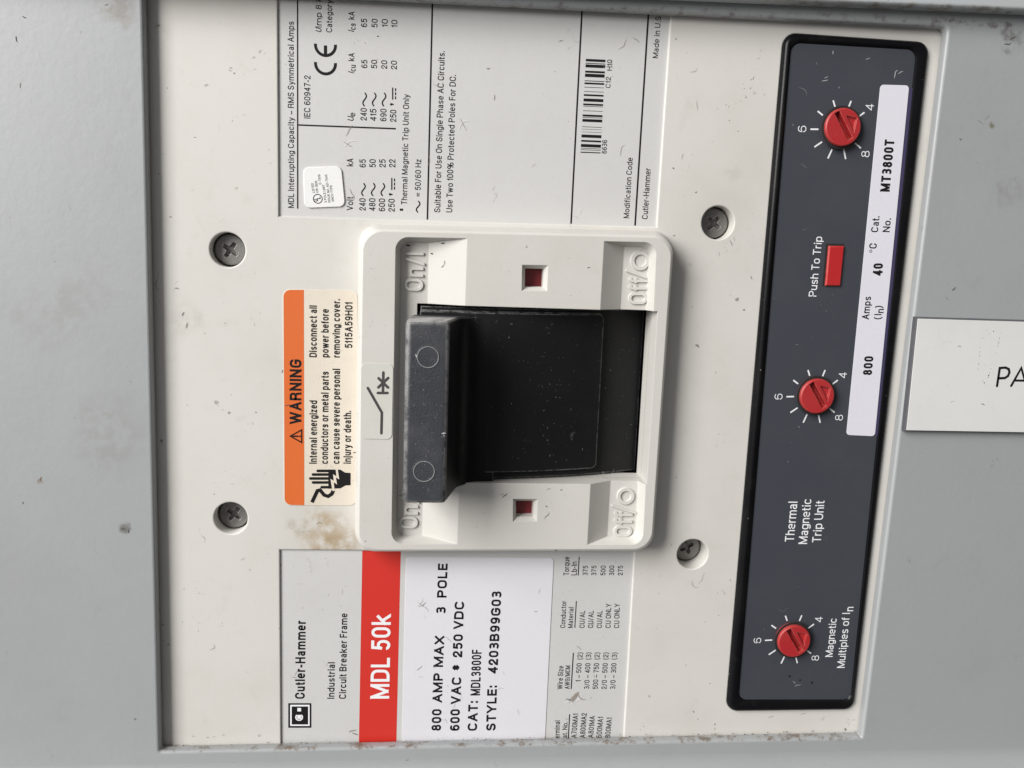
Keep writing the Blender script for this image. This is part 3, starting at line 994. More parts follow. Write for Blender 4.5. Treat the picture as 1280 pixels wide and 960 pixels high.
text(t, 'U', (442, 151.6), (442, 146.4), 7.6, T, shear=0.2)
text(t, 'e', (444, 145.8), (444, 141), 7.6, T)
for s_, x, ya, yb, tx in (('240', 458.3, 150.8, 135.3, 455.8), ('415', 470.3, 151.3, 136.2, 467.7), ('690', 483, 151.7, 136.2, 480), ('250', 495.3, 152.5, 137.5, 0)):
    text(t, s_, (x, ya), (x + .2, yb), 7.9, T)
    if tx: tilde(t, tx, 132.3, 116.5, T)
text(t, '*', (497.4, 132.3), (497.4, 129), 10.0, T)
dc_sign(t, 490.8, 494.4, 124.5, 109.4, T)
text(t, '*', (509, 264), (509, 260.6), 9.5, T)
text(t, 'Thermal Magnetic Trip Unit Only', (508.7, 255.8), (511.5, 118), 7.4, T)
tilde(t, 522.6, 265, 251.7, T)
text(t, '= 50/60 Hz', (525.8, 245.8), (526.5, 199.2), 7.3, T)
text(t, 'Suitable For Use On Single Phase AC Circuits.', (550.3, 265.6), (556, 64), 7.8, T)
text(t, 'Use Two 100% Protected Poles For DC.', (565.3, 265.6), (570, 93.7), 7.8, T)
text(t, '6636', (758.3, 191.9), (759, 175), 6.2, T)
text(t, 'C12', (763, 110), (763.6, 96.3), 6.2, T)
text(t, 'H10', (764.8, 88.3), (765.3, 74.7), 6.2, T)
text(t, 'Modification Code', (786.2, 272.8), (791, 197.2), 7.0, T)
text(t, 'Cutler-Hammer', (809.5, 274), (813.5, 210.4), 7.3, T)
text(t, 'Made in U.S', (822.5, 72.8), (826.3, 20.6), 6.9, T)
line(t, (371.9, -12), (372.1, 260.8), 1.6, T)
line(t, (372.9, 156.2), (494.8, 160.9), 1.8, T)
line(t, (540.7, -5), (534.2, 274.5), 2.0, T)
line(t, (727.9, 5), (713.8, 279.6), 2.1, T)
line(t, (811, 10), (793.8, 282), 2.2, T)
for (a, b) in ((236, 246), (252, 255), (258, 270), (283, 291), (295, 308), (322, 325), (330, 337), (348, 350), (365, 367), (377, 384), (394, 406), (414, 421),
               (424, 426), (442, 444), (458, 466), (469, 471), (476, 487), (506, 508), (516, 517.3), (527, 528.3), (538, 550), (560, 567), (576, 588), (592, 594), (598, 600), (607, 611)):
    f0, f1 = (a - 236) / 375.0, (b - 236) / 375.0
    L0, L1 = (732.4, 73.5), (725.6, 190.8)
    R0, R1 = (756.8, 74.6), (750.6, 191.8)
    ip = lambda P, Q, f: (P[0] + (Q[0] - P[0]) * f, P[1] + (Q[1] - P[1]) * f)
    t.poly([at(*ip(L0, L1, f0), T), at(*ip(R0, R1, f0), T), at(*ip(R0, R1, f1), T), at(*ip(L0, L1, f1), T)], T, 'ink')
t.build('lettering', upper, normals=False, smooth=False)

ul = MB()
ulp = rounded(quad((379.2, 209.3), (426.8, 207.6), (431.8, 258.3), (380.6, 260.2), w=LW), 1.5, 6)
ul.mesh(plate(ulp, [], LW + 0.02, LW + 0.40, bev=0.15, res=2), 'ul_sticker')
uls = tag(ul.build('listing_sticker', upper), 'small white rounded sticker with a ringed listing mark')
t = MB()
W = LW + 0.43
text(t, 'LISTED', (393.4, 240.8), (391.9, 228.8), 3.0, W, 'grey_ink')
text(t, 'CIR. BKR.', (398.0, 241), (396.3, 225), 3.0, W, 'grey_ink')
text(t, 'E-7819', (401.6, 230.3), (400.2, 218), 3.0, W, 'grey_ink')
text(t, '3 POLE UNIT', (408.6, 253.2), (405.6, 230.5), 3.0, W, 'grey_ink')
text(t, 'ISSUE NO. AD-7545', (413.2, 253), (409.0, 218), 3.0, W, 'grey_ink')
text(t, 'ANCH TYPE', (417.6, 252), (415, 231.5), 3.0, W, 'grey_ink')
c = at(397.2, 248.5, W)
t.ring(c, 1.2, 1.0, W, 'ink', 32)
text(t, 'U', (397.6, 251.6), (397.4, 248.6), 4.6, W, 'ink', bold=0.03)
text(t, 'L', (400.6, 248.6), (400.4, 245.6), 4.6, W, 'ink', bold=0.03)
t.build('lettering', uls, normals=False, smooth=False)

# ---- lower frame label
lb = MB()
lb.prism(inset(pocket_lo, -0.25), -3.0, LW, 'label')
rnd = random.Random(37)
lo_seen = quad((354, 694), (788, 697), (775, 918), (355, 926))
litter(lb, rnd, lo_seen, [quad((446, 680), (700, 680), (690, 940), (440, 940))], 60, LW + 0.05, ['grime', 'grime_soft', 'grime_soft'], wid=(0.05, 0.12), rad=(0.04, 0.22), blots=0.6, clump=0.7)
for (x, y, l, a, wd, m) in ((436, 915, 2.2, .2, .5, 'grime_soft'), (440, 916, 1.8, .1, .3, 'grime'), (368, 845, 2.2, .5, .14, 'grime_soft'), (364, 846, 1.6, -.4, .12, 'grime'), (352, 705, 3.0, -1.5, .3, 'grime'),
                         (738, 782, 1.6, .2, .1, 'grime'), (720, 808, 2.0, .5, .12, 'grime')):
    mark(lb, rnd, at(x, y, LW), l, a, wd * 0.7, LW + 0.11, m)
# torn spot in the film
tp = lambda *p: [at(x, y, LW) for x, y in p]
lb.poly(tp((709, 877.5), (713, 873), (719, 866.5), (723.5, 864.5), (722, 869), (716.5, 877)), LW + 0.12, 'grime_soft')
mark(lb, random.Random(5), at(706, 878.5, LW), 3.4, 1.05, .22, LW + 0.16, 'white_ink')
mark(lb, random.Random(8), at(712, 878, LW), 2.2, 0.95, .3, LW + 0.15, 'scratch_grey')
mark(lb, random.Random(3), at(716, 877, LW), 3.6, 0.1, .2, LW + 0.14, 'white_ink')
mark(lb, random.Random(4), at(722, 868, LW), 3.2, -1.0, .2, LW + 0.14, 'grime_soft')
lower = tag(lb.build('frame_label', root), 'grey frame label with red stripe, white sticker and terminal table')
st = MB()
st.poly(quad((452.9, 688.2), (501, 689.2), (495.1, 945), (448.3, 945), w=LW), LW + 0.02, 'red_ink')
stripe = tag(st.build('red_stripe', lower, normals=False, smooth=False), 'red printed stripe')
ws = MB()
W2 = LW + 0.16
ws.mesh(plate(rounded(quad((507.6, 696), (692.2, 697.5), (680.2, 945), (502, 945), w=LW), [1.0, 1.0, 0.3, 0.3], 5), [], LW + 0.01, W2, bev=0.05, res=1), 'white_sticker')
rnd = random.Random(41)
litter(ws, rnd, quad((515, 705), (684, 705), (676, 918), (510, 918), w=W2), [], 46, W2 + 0.07, ['grime_soft', 'grime_soft', 'grime'], wid=(0.05, 0.12), rad=(0.04, 0.18), blots=0.5, clump=0.7)
for (x, y, l, a, wd, m) in ((523, 758, 2.6, .75, .16, 'grime'), (522, 752, 3.0, -.6, .12, 'grime_soft'), (528, 748, 2.6, -1.5, .12, 'grime_soft'), (531, 757, 2.2, -.9, .1, 'grime_soft'),
                         (521, 838, 2.0, .75, .18, 'grime'), (556, 797, 2.8, .8, .12, 'grime_soft'), (673, 742, 1.6, .7, .12, 'grime_soft'), (668, 764, .8, -.5, .2, 'grime'), (622, 862, 2, .3, .12, 'grime_soft')):
    mark(ws, rnd, at(x, y, W2), l, a, wd * 0.65, W2 + 0.1, m)
sticker = tag(ws.build('white_sticker', lower), 'glossy white sticker printed in bold black')
t = MB()
text(t, 'Cutler-Hammer', (380.9, 873.5), (382.2, 776), 12.3, T, bold=0.022)
text(t, 'Industrial', (417.9, 873.5), (418.7, 827.8), 9, T, bold=0.012)
text(t, 'Circuit Breaker Frame', (432.5, 873.5), (434.2, 766.8), 9, T, bold=0.012)
sq = lambda x0, y0, x1, y1, w: quad((x0, y0), (x1, y0), (x1, y1), (x0, y1), w=w)
t.poly(sq(360.3, 879, 389.2, 909.7, T), T, 'ink')
t.poly(sq(362.7, 881, 387.0, 907.4, T), T + 0.006, 'white_ink')
t.poly(sq(364.6, 883.0, 385.2, 905.6, T), T + 0.012, 'ink')
c = at(373.9, 896.6, T)
t.ring(c, 1.08, 0.70, T + 0.018, 'white_ink', 28, R(90 + 40), R(450 - 40))
t.poly(sq(371.7, 884.9, 376.3, 889.2, T), T + 0.018, 'white_ink')
t.poly(rounded(sq(371.6, 893.6, 376.4, 898.6, T), 0.22, 4), T + 0.018, 'white_ink')
text(t, 'Torque', (711.3, 719.1), (711.9, 696), 7, T)
text(t, 'Lb-In', (720.9, 719), (721.3, 702), 7, T)
line(t, (722.7, 719.3), (723.9, 696.3), 1.3, T)
for s_, x in (('375', 734.4), ('375', 745.3), ('500', 756.7), ('300', 767.5), ('275', 778.3)):
    text(t, s_, (x, 719.2), (x + .4, 707), 6.2, T)
text(t, 'Conductor', (706.5, 784.9), (708, 751.2), 6.4, T)
text(t, 'Material', (716, 784.9), (717, 758.8), 6.2, T)
line(t, (718.5, 784.8), (720.4, 751.4), 1.3, T)
for s_, x, ye in (('CU/AL', 730.7, 763.3), ('CU/AL', 741.4, 763.3), ('CU/AL', 752.3, 763.3), ('CU ONLY', 763.3, 754.4), ('CU ONLY', 774, 754.4)):
    text(t, s_, (x, 784.9), (x + .7, ye), 6.6, T)
text(t, 'Wire Size', (703.1, 861.5), (704.3, 832.3), 6.6, T)
text(t, 'AWG/MCM', (711.9, 861.2), (713, 831.9), 6.2, T)
line(t, (713.9, 861.3), (716.7, 816), 1.5, T)
for s_, x, ys in (('1 \u2013 500', 725.9, 851.9), ('3/0 \u2013 400', 736.4, 861.2), ('500 \u2013 750', 747.2, 861.2), ('2/0 \u2013 500', 758.1, 861.3), ('3/0 \u2013 300', 768.9, 861.3)):
    text(t, s_, (x, ys), (x + 1.7 * (ys - 829) / 32, 829), 6.5, T)
    text(t, '(2)' if s_[0] in '152' else '(3)', (x + 2.0, 824.4), (x + 2.5, 815.6), 6.5, T)
text(t, 'Terminal', (699.2, 926.6), (700, 900.6), 6.6, T)
text(t, 'Cat. No.', (708.5, 927), (709.6, 902.3), 6.4, T)
line(t, (710.2, 927), (712, 892.8), 1.5, T)
for s_, x, ye in (('A700MA1', 720.6, 892), ('A800MA2', 731.3, 891.5), ('A801MA', 741.5, 895), ('600MA1', 751.9, 896), ('800MA1', 762.8, 897)):
    text(t, s_, (x, 922.3), (x + 2.3, ye), 6.8, T)
t.build('lettering', lower, normals=False, smooth=False)
t = MB()
text(t, 'MDL 50k', (486.4, 873.2), (488.7, 768.5), 23.6, LW + 0.05, 'white_ink', bold=0.008)
t.build('lettering', stripe, normals=False, smooth=False)
t = MB()
W = W2 + 0.03
for s_, xa, ya, xb, yb in (('800', 551.2, 913.3, 552, 886.5), ('AMP', 552.4, 878, 553.8, 841.5), ('MAX', 553.6, 833.8, 555.6, 795), ('3', 557, 767, 557.3, 758.8), ('POLE', 558.1, 747, 559.6, 704.5),
                           ('600', 574.3, 913.3, 575, 886.5), ('VAC', 575.4, 880, 576.8, 846.3), ('250', 577.6, 821.8, 578.8, 793), ('VDC', 578.8, 786.3, 580.4, 751.8),
                           ('CAT:', 596.3, 913.3, 597.6, 876.3), ('MDL3800F', 600.0, 869.3, 602, 812), ('STYLE:', 619.5, 913.3, 621.3, 857), ('4203B99G03', 621.8, 841.8, 627, 739.3)):
    text(t, s_, (xa, ya), (xb, yb), 12.0, W, bold=0.012 if s_ == 'MDL3800F' else 0.033)
text(t, '*', (582.5, 837.5), (582.6, 831), 17, W, bold=0.015)
t.build('lettering', sticker, normals=False, smooth=False)

# ---- warning sticker on the cover
wq = quad((353.5, 361.4), (447, 363), (445.4, 631.8), (355, 631.6))
wst = MB()
rr = rounded(wq, 1.9, 6)
wst.mesh(plate(rr, [], 0.01, 0.14, bev=0.05, res=1), 'warn_cream')
oq = quad((353.5, 361.4), (380.4, 361.9), (380.9, 631.6), (355, 631.6))
orange = rounded([Vector(oq[0]) + Vector((.12, -.1)), oq[1], oq[2], Vector(oq[3]) + Vector((.12, .1))], [1.85, 0, 0, 1.85], 6)
orange = [p if isinstance(p, tuple) else tuple(p) for p in orange]
wst.poly([(p[0], p[1] * 1.0) for p in inset(orange, 0.08)], 0.16, 'warn_orange')
rnd = random.Random(43)
litter(wst, rnd, quad((385, 370), (441, 370), (440, 622), (385, 622)), [], 70, 0.165, ['grime_soft', 'rust', 'grime_soft'], wid=(0.04, 0.09), rad=(0.03, 0.12), blots=0.8, clump=0.7)
for (x, y, l, a, wd, m) in ((441, 566, 1.6, .8, .3, 'rust'), (356, 507, 1.6, .5, .2, 'grime'), (352, 466, 1.0, 1.2, .2, 'grime')):
    mark(wst, rnd, at(x, y), l, a, wd, 0.21, m)
warn = tag(wst.build('warning_sticker', root), 'orange and cream warning sticker with a shocked hand symbol')
t = MB()
W = 0.20
text(t, 'WARNING', (376.6, 530.2), (376.8, 449.4), 14.6, W, bold=0.024)
tri = [at(361.2, 545.2, W), at(377.9, 536, W), at(377.9, 554.5, W)]
ti = inset(tri, 0.33)
t.add([(*p, W) for p in tri] + [(*p, W) for p in ti], [(0, 1, 4, 3), (1, 2, 5, 4), (2, 0, 3, 5)], 'ink')
t.ribbon([at(366.3, 545.3, W), at(372.3, 545.3, W)], 0.42, W, 'ink')
t.poly(circle(at(375.0, 545.3, W), 0.24, 12), W, 'ink')
for s_, xa, ya, xb, yb in (('Disconnect all', 395.8, 446.6, 396, 382), ('power before', 410.6, 446.8, 410.8, 386.4), ('removing cover.', 424.7, 446.9, 424.9, 374), ('5115A59H01', 440.4, 435.1, 440.6, 377.8),
                           ('Internal energized', 395.7, 579.6, 396.2, 500.6), ('conductors or metal parts', 409.8, 579.8, 410.8, 464.6), ('can cause severe personal', 424.2, 579.8, 425, 461.2),
                           ('injury or death.', 438.5, 579.5, 438.8, 513.8)):
    text(t, s_, (xa, ya), (xb, yb), 9.3, W, bold=0.010)
hp = lambda *p: [at(350 + x / 12.0, 560 + y / 12.0, W) for x, y in p]
for (x, y) in ((565, 343), (495, 398), (455, 457), (495, 517), (625, 588)):
    t.ribbon(hp((x, y), (735, y)), 0.72, W, 'ink')
t.poly(hp((725, 322), (905, 325), (975, 368), (1058, 374), (1058, 557), (980, 562), (905, 605), (725, 610)), W + 0.006, 'ink')
t.poly(hp((836, 322), (866, 322), (888, 470), (838, 440), (856, 548), (806, 512), (820, 645), (788, 645), (756, 462), (806, 492), (796, 392), (846, 424)), W + 0.014, 'warn_cream')
t.ribbon(hp((478, 815), (560, 640), (600, 630), (660, 705), (720, 725), (775, 690), (800, 635)), 0.92, W + 0.01, 'ink', caps=False)
t.build('lettering', warn, normals=False, smooth=False)

# ---- handle collar
CW = 6.8
rim = quad((452, 286.5), (842.5, 295.5), (815.5, 688.2), (446.5, 689.2), w=CW)
RC = 5.0
base_ = MB()
base_.loft([[(p[0], p[1], w) for p in rounded(inset(rim, -o), RC, 10)] for w, o in ((0.03, 1.35), (CW - 1.1, 0.42), (CW - 0.4, 0.14), (CW, -0.45))], 'collar')
FL = 3.2
inn = quad((494.5, 296), (821.0, 302.8), (803.6, 681.4), (489.2, 680.2), w=CW)
cut_r = MB()
cut_r.loft([[(p[0], p[1], w) for p in rounded(inset(inn, o), r, 8)] for w, o, r in ((FL - 1.0, 1.7, 2.2), (FL, 1.25, 2.5), (CW + 1.0, -0.3, 3.4))], 'collar')


def profile_cut(segs, v0, v1):
    """segs: polygon in (px-derived u, w) given at top and bottom edge"""
    mb = MB()
    mb.loft([[(a[0], v0, a[2]) for a in segs], [(a[1], v1, a[2]) for a in segs]], 'collar')
    return solid(mb)


vt = at(580, 270, CW)[1]; vb_ = at(580, 710, CW)[1]


def uat(p0, p1, w):
    """u at the v of the top and of the bottom of the recess, along the edge through two pixels"""
    a, b = at(*p0, w), at(*p1, w)
    k = (b[0] - a[0]) / (b[1] - a[1])
    return a[0] + k * (vt - a[1]), a[0] + k * (vb_ - a[1])


m1 = uat((584.2, 297), (571.6, 680), CW); f1 = uat((534.3, 380), (528, 650), FL)
m2 = uat((755, 302), (734, 681), CW); f2 = uat((780.4, 305), (758.8, 675), FL)
ext = lambda m, f, w: tuple(m[i] + (m[i] - f[i]) / (CW - FL) * (w - CW) for i in (0, 1))
lo_u = -40.0; hi_u = 90.0
e1, e2 = ext(m1, f1, CW + 1.5), ext(m2, f2, CW + 1.5)
cut_l = profile_cut([(lo_u, lo_u, FL), (f1[0], f1[1], FL), (e1[0], e1[1], CW + 1.5), (lo_u, lo_u, CW + 1.5)], vt, vb_)
cut_rr = profile_cut([(hi_u, hi_u, FL), (hi_u, hi_u, CW + 1.5), (e2[0], e2[1], CW + 1.5), (f2[0], f2[1], FL)], vt, vb_)
rec_l = boolean(solid(cut_r), [cut_l], 'INTERSECT')
rec_r = boolean(solid(cut_r), [cut_rr], 'INTERSECT')
sl_ = MB()
s_tl, s_bl = at(521.5, 388, FL), at(512, 603, CW)
slot = [(s_tl[0], at(640, 384, CW)[1]), (at(822.5, 390, CW)[0] - .1, at(640, 384, CW)[1]), (at(809.3, 595, CW)[0] - .05, at(640, 604, CW)[1]), (s_tl[0], at(640, 604, CW)[1])]
sl_.prism(slot, -2.0, 12.0, 'collar')
cutters = [rec_l, rec_r, solid(sl_)]
wins = [((652.6, 330.8), (685.2, 331.5), (684, 364), (652, 363.8)), ((641.2, 623.4), (672.4, 623.8), (671.2, 652.2), (641, 652.4))]
for q in wins:
    wmb = MB()
    qq = quad(*q, w=CW)
    wmb.loft([[(p[0], p[1], w) for p in inset(qq, o)] for w, o in ((2.6, 1.05), (CW - 1.5, 0.95), (CW, 0.05), (CW + 1.0, -0.5))], 'collar')
    cutters.append(solid(wmb))
cme = boolean(solid(base_), cutters)
cm = MB()
cm.mesh(cme, 'collar')
cm.loft([[(p[0], p[1], z) for p in q] for q, z in ((inset(slot, -0.55), 0.02), (inset(slot, -0.55), -5.0), (slot, -5.0), (slot, 0.02))], 'collar', cap=False)
# raised words moulded into the recess floor
text(cm, 'On/I', (528.7, 363.7), (529.6, 315.8), 23.4, FL - 0.04, 'raised_mark', extrude=0.55, bold=0.0)
text(cm, 'On/I', (522, 659.7), (523, 613.5), 23.2, FL - 0.04, 'raised_mark', extrude=0.55, bold=0.0)
text(cm, 'Off', (808.4, 380), (809.6, 347.3), 23.2, FL - 0.04, 'raised_mark', extrude=0.55, bold=0.0)
text(cm, 'Off', (789, 670), (790.4, 639.2), 22, FL - 0.04, 'raised_mark', extrude=0.55, bold=0.0)
for (p, q, c, ro, ri) in (((814.5, 349.3), (782.6, 337.8), (800, 325.8), 2.52, 1.55), ((795.5, 641), (764.5, 631.3), (782, 619.8), 2.35, 1.45)):
    a, b = Vector(at(*p, FL)), Vector(at(*q, FL))
    d = (b - a).normalized(); nn = Vector((-d.y, d.x)) * 0.28
    cm.prism([a + nn, b + nn, b - nn, a - nn], FL - 0.1, FL + 0.5, 'raised_mark')
    cc = at(*c, FL)
    cm.loft([[(x, y, z) for x, y in circle(cc, r_, 36)] for r_, z in ((ro + .05, FL - .1), (ro - .05, FL + .5), (ri + .05, FL + .5), (ri - .05, FL - .1))], 'raised_mark', cap=False)
rnd = random.Random(51)
midz = quad((588, 300), (748, 304), (736, 376), (588, 374), w=CW)
midz2 = quad((585, 612), (730, 612), (728, 675), (580, 674), w=CW)
wz = [quad((645, 320), (695, 320), (695, 372), (645, 372), w=CW), quad((632, 612), (682, 612), (682, 662), (632, 662), w=CW)]
litter(cm, rnd, midz, wz, 26, CW + 0.012, ['grime_soft', 'grime_soft', 'grime'], ln=(0.3, 1.1), wid=(0.05, 0.12), rad=(0.04, 0.16))
litter(cm, rnd, midz2, wz, 40, CW + 0.012, ['grime_soft', 'grime', 'grime'], ln=(0.3, 1.1), wid=(0.05, 0.14), rad=(0.04, 0.2))
litter(cm, rnd, quad((455, 300), (490, 300), (484, 450), (453, 450), w=CW), [], 26, CW + 0.012, ['grime_soft', 'grime'], ln=(0.3, 1.1), wid=(0.05, 0.12), rad=(0.04, 0.16))
litter(cm, rnd, quad((453, 555), (482, 555), (480, 670), (449, 670), w=CW), [], 16, CW + 0.012, ['grime_soft', 'grime'], ln=(0.3, 1.1), wid=(0.05, 0.12), rad=(0.04, 0.16))
litter(cm, rnd, quad((824, 320), (834, 320), (820, 640), (810, 640), w=CW), [], 26, CW + 0.012, ['grime_soft', 'grime'], ln=(0.3, 1.0), wid=(0.05, 0.12), rad=(0.04, 0.16))
for (x, y, l, a, wd, m) in ((686, 640, 2.4, -1.0, .16, 'grime'), (682, 632, .6, -1, .28, 'grime'), (628, 622, 1.8, 1.0, .22, 'grime'), (625, 618, 1.2, .5, .2, 'grime_soft'), (700, 612, .7, -.6, .25, 'grime'),
                         (683, 612, 1.2, .6, .12, 'grime'), (734, 335, .8, .7, .2, 'grime')):
    mark(cm, rnd, at(x, y, CW), l, a, wd, CW + 0.05, m)
for (x, y, l, a, wd, m) in ((507, 306.7, 1.2, 0, .45, 'grime'), (545, 299.5, 1.6, -.9, .3, 'grime'), (551, 304.5, 1.6, .5, .3, 'grime'), (538, 316.5, .7, 0, .3, 'grime'), (551, 334, 1.2, .9, .16, 'grime'), (555, 331, 1.2, 1.2, .14, 'grime')):
    mark(cm, rnd, at(x, y, FL + 0.5), l, a, wd, FL + 0.06 if x < 530 else FL + 0.15 + (x - 533) * 0.075, m)
collar = tag(cm.build('handle_collar', root, angle=28), 'cream raised collar round the handle, moulded with On and Off marks')

for q in wins:
    wm = MB()
    qq = inset(quad(*q, w=CW), 0.8)
    wm.prism(qq, 2.4, 2.63, 'window_red')
    wm.build('indicator_window', collar)

sy = MB()
sq_ = rounded(quad((451.4, 453.6), (491.6, 454.6), (489.8, 549.2), (450.5, 548.2), w=CW), 1.35, 6)
sy.mesh(plate(sq_, [], CW + 0.01, CW + 0.16, bev=0.05, res=1), 'symbol')
symb = tag(sy.build('symbol_sticker', collar), 'pale sticker with a switch symbol')
t = MB()
W = CW + 0.19
t.ribbon([at(459.8, 485, W), at(477.3, 515.8, W), at(476.7, 541.6, W)], 0.68, W, 'grey_ink')
t.ribbon([at(479.2, 465.6, W), at(478.6, 490.68, W)], 0.68, W, 'grey_ink')
t.ribbon([at(472.3, 491.2, W), at(484.3, 491.2, W)], 0.68, W + 0.005, 'grey_ink')
t.ribbon([at(473.2, 472.8, W), at(485, 484.4, W)], 0.68, W + 0.010, 'grey_ink')
t.ribbon([at(485.2, 472.4, W), at(472.9, 484.2, W)], 0.68, W + 0.015, 'grey_ink')
t.build('lettering', symb, normals=False, smooth=False)

# ---- toggle handle and its drum
HW = 23.0
gt = at(540, 401.5, HW)[1]; gb = at(540, 629.8, HW)[1]
gl = at(505, 500, HW)[0]; gr_ = at(560.5, 500, HW)[0]
dl = s_tl[0] + 0.6
gp = [(dl, -6.0), (dl, 4.6), (gl + 0.9, 5.2)]


def arc(cx, cy, r, a0, a1, n):
    return [(cx + r * math.cos(R(a0 + (a1 - a0) * i / n)), cy + r * math.sin(R(a0 + (a1 - a0) * i / n))) for i in range(n + 1)]


gp += arc(gl + 1.3, HW - 1.3, 1.3, 180, 90, 4)
gp += arc(gr_ - 1.1, HW - 1.1, 1.1, 90, 12, 4)
fx, fw, fr = gr_ + 9.6, CW - 1.1 + 7.05, 7.2           # concave fillet from the grip into the drum
gp += [(fx + fr * math.cos(R(a)), fw + fr * math.sin(R(a))) for a in range(190, 272, 8)]
gp += [(fx + 3.0, fw - fr - 0.35), (fx + 3.0, -6.0)]


def ext_prism(pts, va, vb):
    """profile in (u, w) swept along v"""
    mb = MB()
    mb.loft([[(p[0], va, p[1]) for p in pts], [(p[0], vb, p[1]) for p in pts]], 'handle')
    return mb


# the grip tapers a little in length towards its root
gm = MB()
loops = []
for k, (f, ww) in enumerate(((0.0, 1),)):
    pass
ends = []
for (v_, sgn) in ((gt, -1), (gb, 1)):
    rows = []
    for ins, dv in ((0.0, 0.9), (0.27, 0.26), (0.9, 0.0)):
        rows.append((ins, v_ + sgn * dv))
    ends.append(rows)


def gin(ins):
    return inset(gp, ins)


lp = []
for ins, v_ in reversed(ends[0]):
    lp.append([(p[0], v_, p[1]) for p in gin(ins)])
for ins, v_ in ends[1]:
    lp.append([(p[0], v_, p[1]) for p in gin(ins)])
gm.loft(lp, 'handle')
handle = MB()
gme = solid(gm)
hv = [tuple(v.co) for v in gme.vertices]
handle.add(hv, [tuple(p.vertices) for p in gme.polygons if p.center.x <= gr_ + 0.3], 'handle')
handle.add(hv, [tuple(p.vertices) for p in gme.polygons if p.center.x > gr_ + 0.3], 'drum')  # grip's right side takes the darker drum black, its shade painted in
for (x, y) in ((535, 446.5), (530, 589.3)):
    c = at(x, y, HW)
    handle.loft([[(a, b, z) for a, b in circle(c, r_, 32)] for r_, z in ((2.60, HW - .05), (2.56, HW + 0.12), (2.43, HW + 0.12), (2.38, HW + 0.01))], 'scratch_pale', cap=False)
    handle.poly(circle(c, 2.38, 32), HW + 0.03, 'handle')
rnd = random.Random(61)
hz = quad((509, 408), (556, 408), (552, 622), (505, 622), w=HW)
litter(handle, rnd, hz, [circle(at(535, 446.5, HW), 3.2, 16), circle(at(530, 589.3, HW), 3.2, 16)], 150, HW + 0.012, ['scratch_grey', 'scratch_grey', 'scratch_white'], ln=(0.3, 0.9), wid=(0.03, 0.07), rad=(0.03, 0.10), blots=0.75, clump=0.7)
mark(handle, rnd, at(552, 542, HW), 1.0, .3, .32, HW + 0.09, 'scratch_white')
mark(handle, rnd, at(554, 543, HW), .7, -.4, .3, HW + 0.1, 'scratch_pale')
mark(handle, rnd, at(520.8, 447, HW), .9, 1.5, .3, HW + 0.2, 'scratch_white')
toggle = tag(handle.build('toggle_handle', root, angle=40), 'black worn toggle handle pushed to On')

dr = MB()
d_t = at(650, 392.5, 6.5)[1]; d_b = at(650, 592.3, 6.5)[1]
drum_w = lambda u, o: CW - 1.1 - max(0.0, u - 6.0) ** 2 / 240.0 - o
u_end = at(757, 400, 2)[0]; u_far = slot[1][0] - 0.25
us = [dl + 0.2 + (u_end - dl - 0.2) * i / 24 for i in range(25)]


def drum_shell(us_, o, vt_, vb2, rcorner):
    """curved shell: its far corners rounded in plan"""
    top, bot = [], []
    for u in us_:
        k = us_[-1] - u
        c = 0.0
        if rcorner and k < rcorner:
            c = rcorner - math.sqrt(max(0.0, rcorner ** 2 - (rcorner - k) ** 2))
        top.append((u, vt_ - c)); bot.append((u, vb2 + c))
    pts = top + bot[::-1]
    n_ = len(us_)
    V = [(p[0], p[1], drum_w(p[0], o)) for p in pts] + [(p[0], p[1], drum_w(p[0], o) - 2.4 - 5 * (o > 0)) for p in pts]
    N_ = len(pts)
    Fs = [(i, i + 1, N_ - 2 - i, N_ - 1 - i) for i in range(n_ - 1)]
    Fs += [(N_ + N_ - 1 - i, N_ + N_ - 2 - i, N_ + i + 1, N_ + i) for i in range(n_ - 1)]
    Fs += [(i, N_ + i, N_ + (i + 1) % N_, (i + 1) % N_) for i in range(N_)]
    return V, Fs


us1 = us[:-4] + [us[-1] - 1.6 * (1 - i / 6.0) ** 2 for i in range(0, 7)]
us1 = sorted(set(round(x, 4) for x in us1))
V, Fs = drum_shell(us1, 0.0, d_t, d_b, 1.5)
dr.add(V, Fs, 'drum')
us2 = [dl + 0.3 + (u_far - dl - 0.3) * i / 30 for i in range(31)]
V, Fs = drum_shell(us2, 1.5, slot[0][1] - 0.55, slot[2][1] + 0.5, 0)
dr.add(V, Fs, 'drum')
rnd = random.Random(71)
for i in range(110):
    u = rnd.triangular(fx - 2, u_end - 2, (fx + u_end) / 2 + 4); v = rnd.uniform(d_b + 2, d_t - 2)
    if rnd.random() < 0.2:
        u = rnd.uniform(u_end + 1.5, u_far - 2)
    o = 1.5 if u > u_end else 0.0
    wz_ = drum_w(u, o) + 0.03
    if rnd.random() < 0.55:
        blot(dr, rnd, (u, v), rnd.uniform(.03, .11), wz_, rnd.choice(['scratch_grey', 'scratch_white', 'scratch_grey']))
    else:
        mark(dr, rnd, (u, v), rnd.uniform(.3, .8), rnd.random() * 6.28, rnd.uniform(.025, .055), wz_ + 0.02, rnd.choice(['scratch_grey', 'scratch_grey', 'scratch_white']))
tag(dr.build('drum', toggle, angle=40), 'black curved drum below the grip')
pit = MB()
pit.loft([[(p[0], p[1], z) for p in inset(slot, -0.4)] for z in (-11.0, -5.02)], 'recess_shade', cap=False)
pit.poly(inset(slot, -0.4), -11.0, 'recess_shade')  # black box added to paint the darkness below the slot
pit.build('slot_shade_box', root, normals=False)
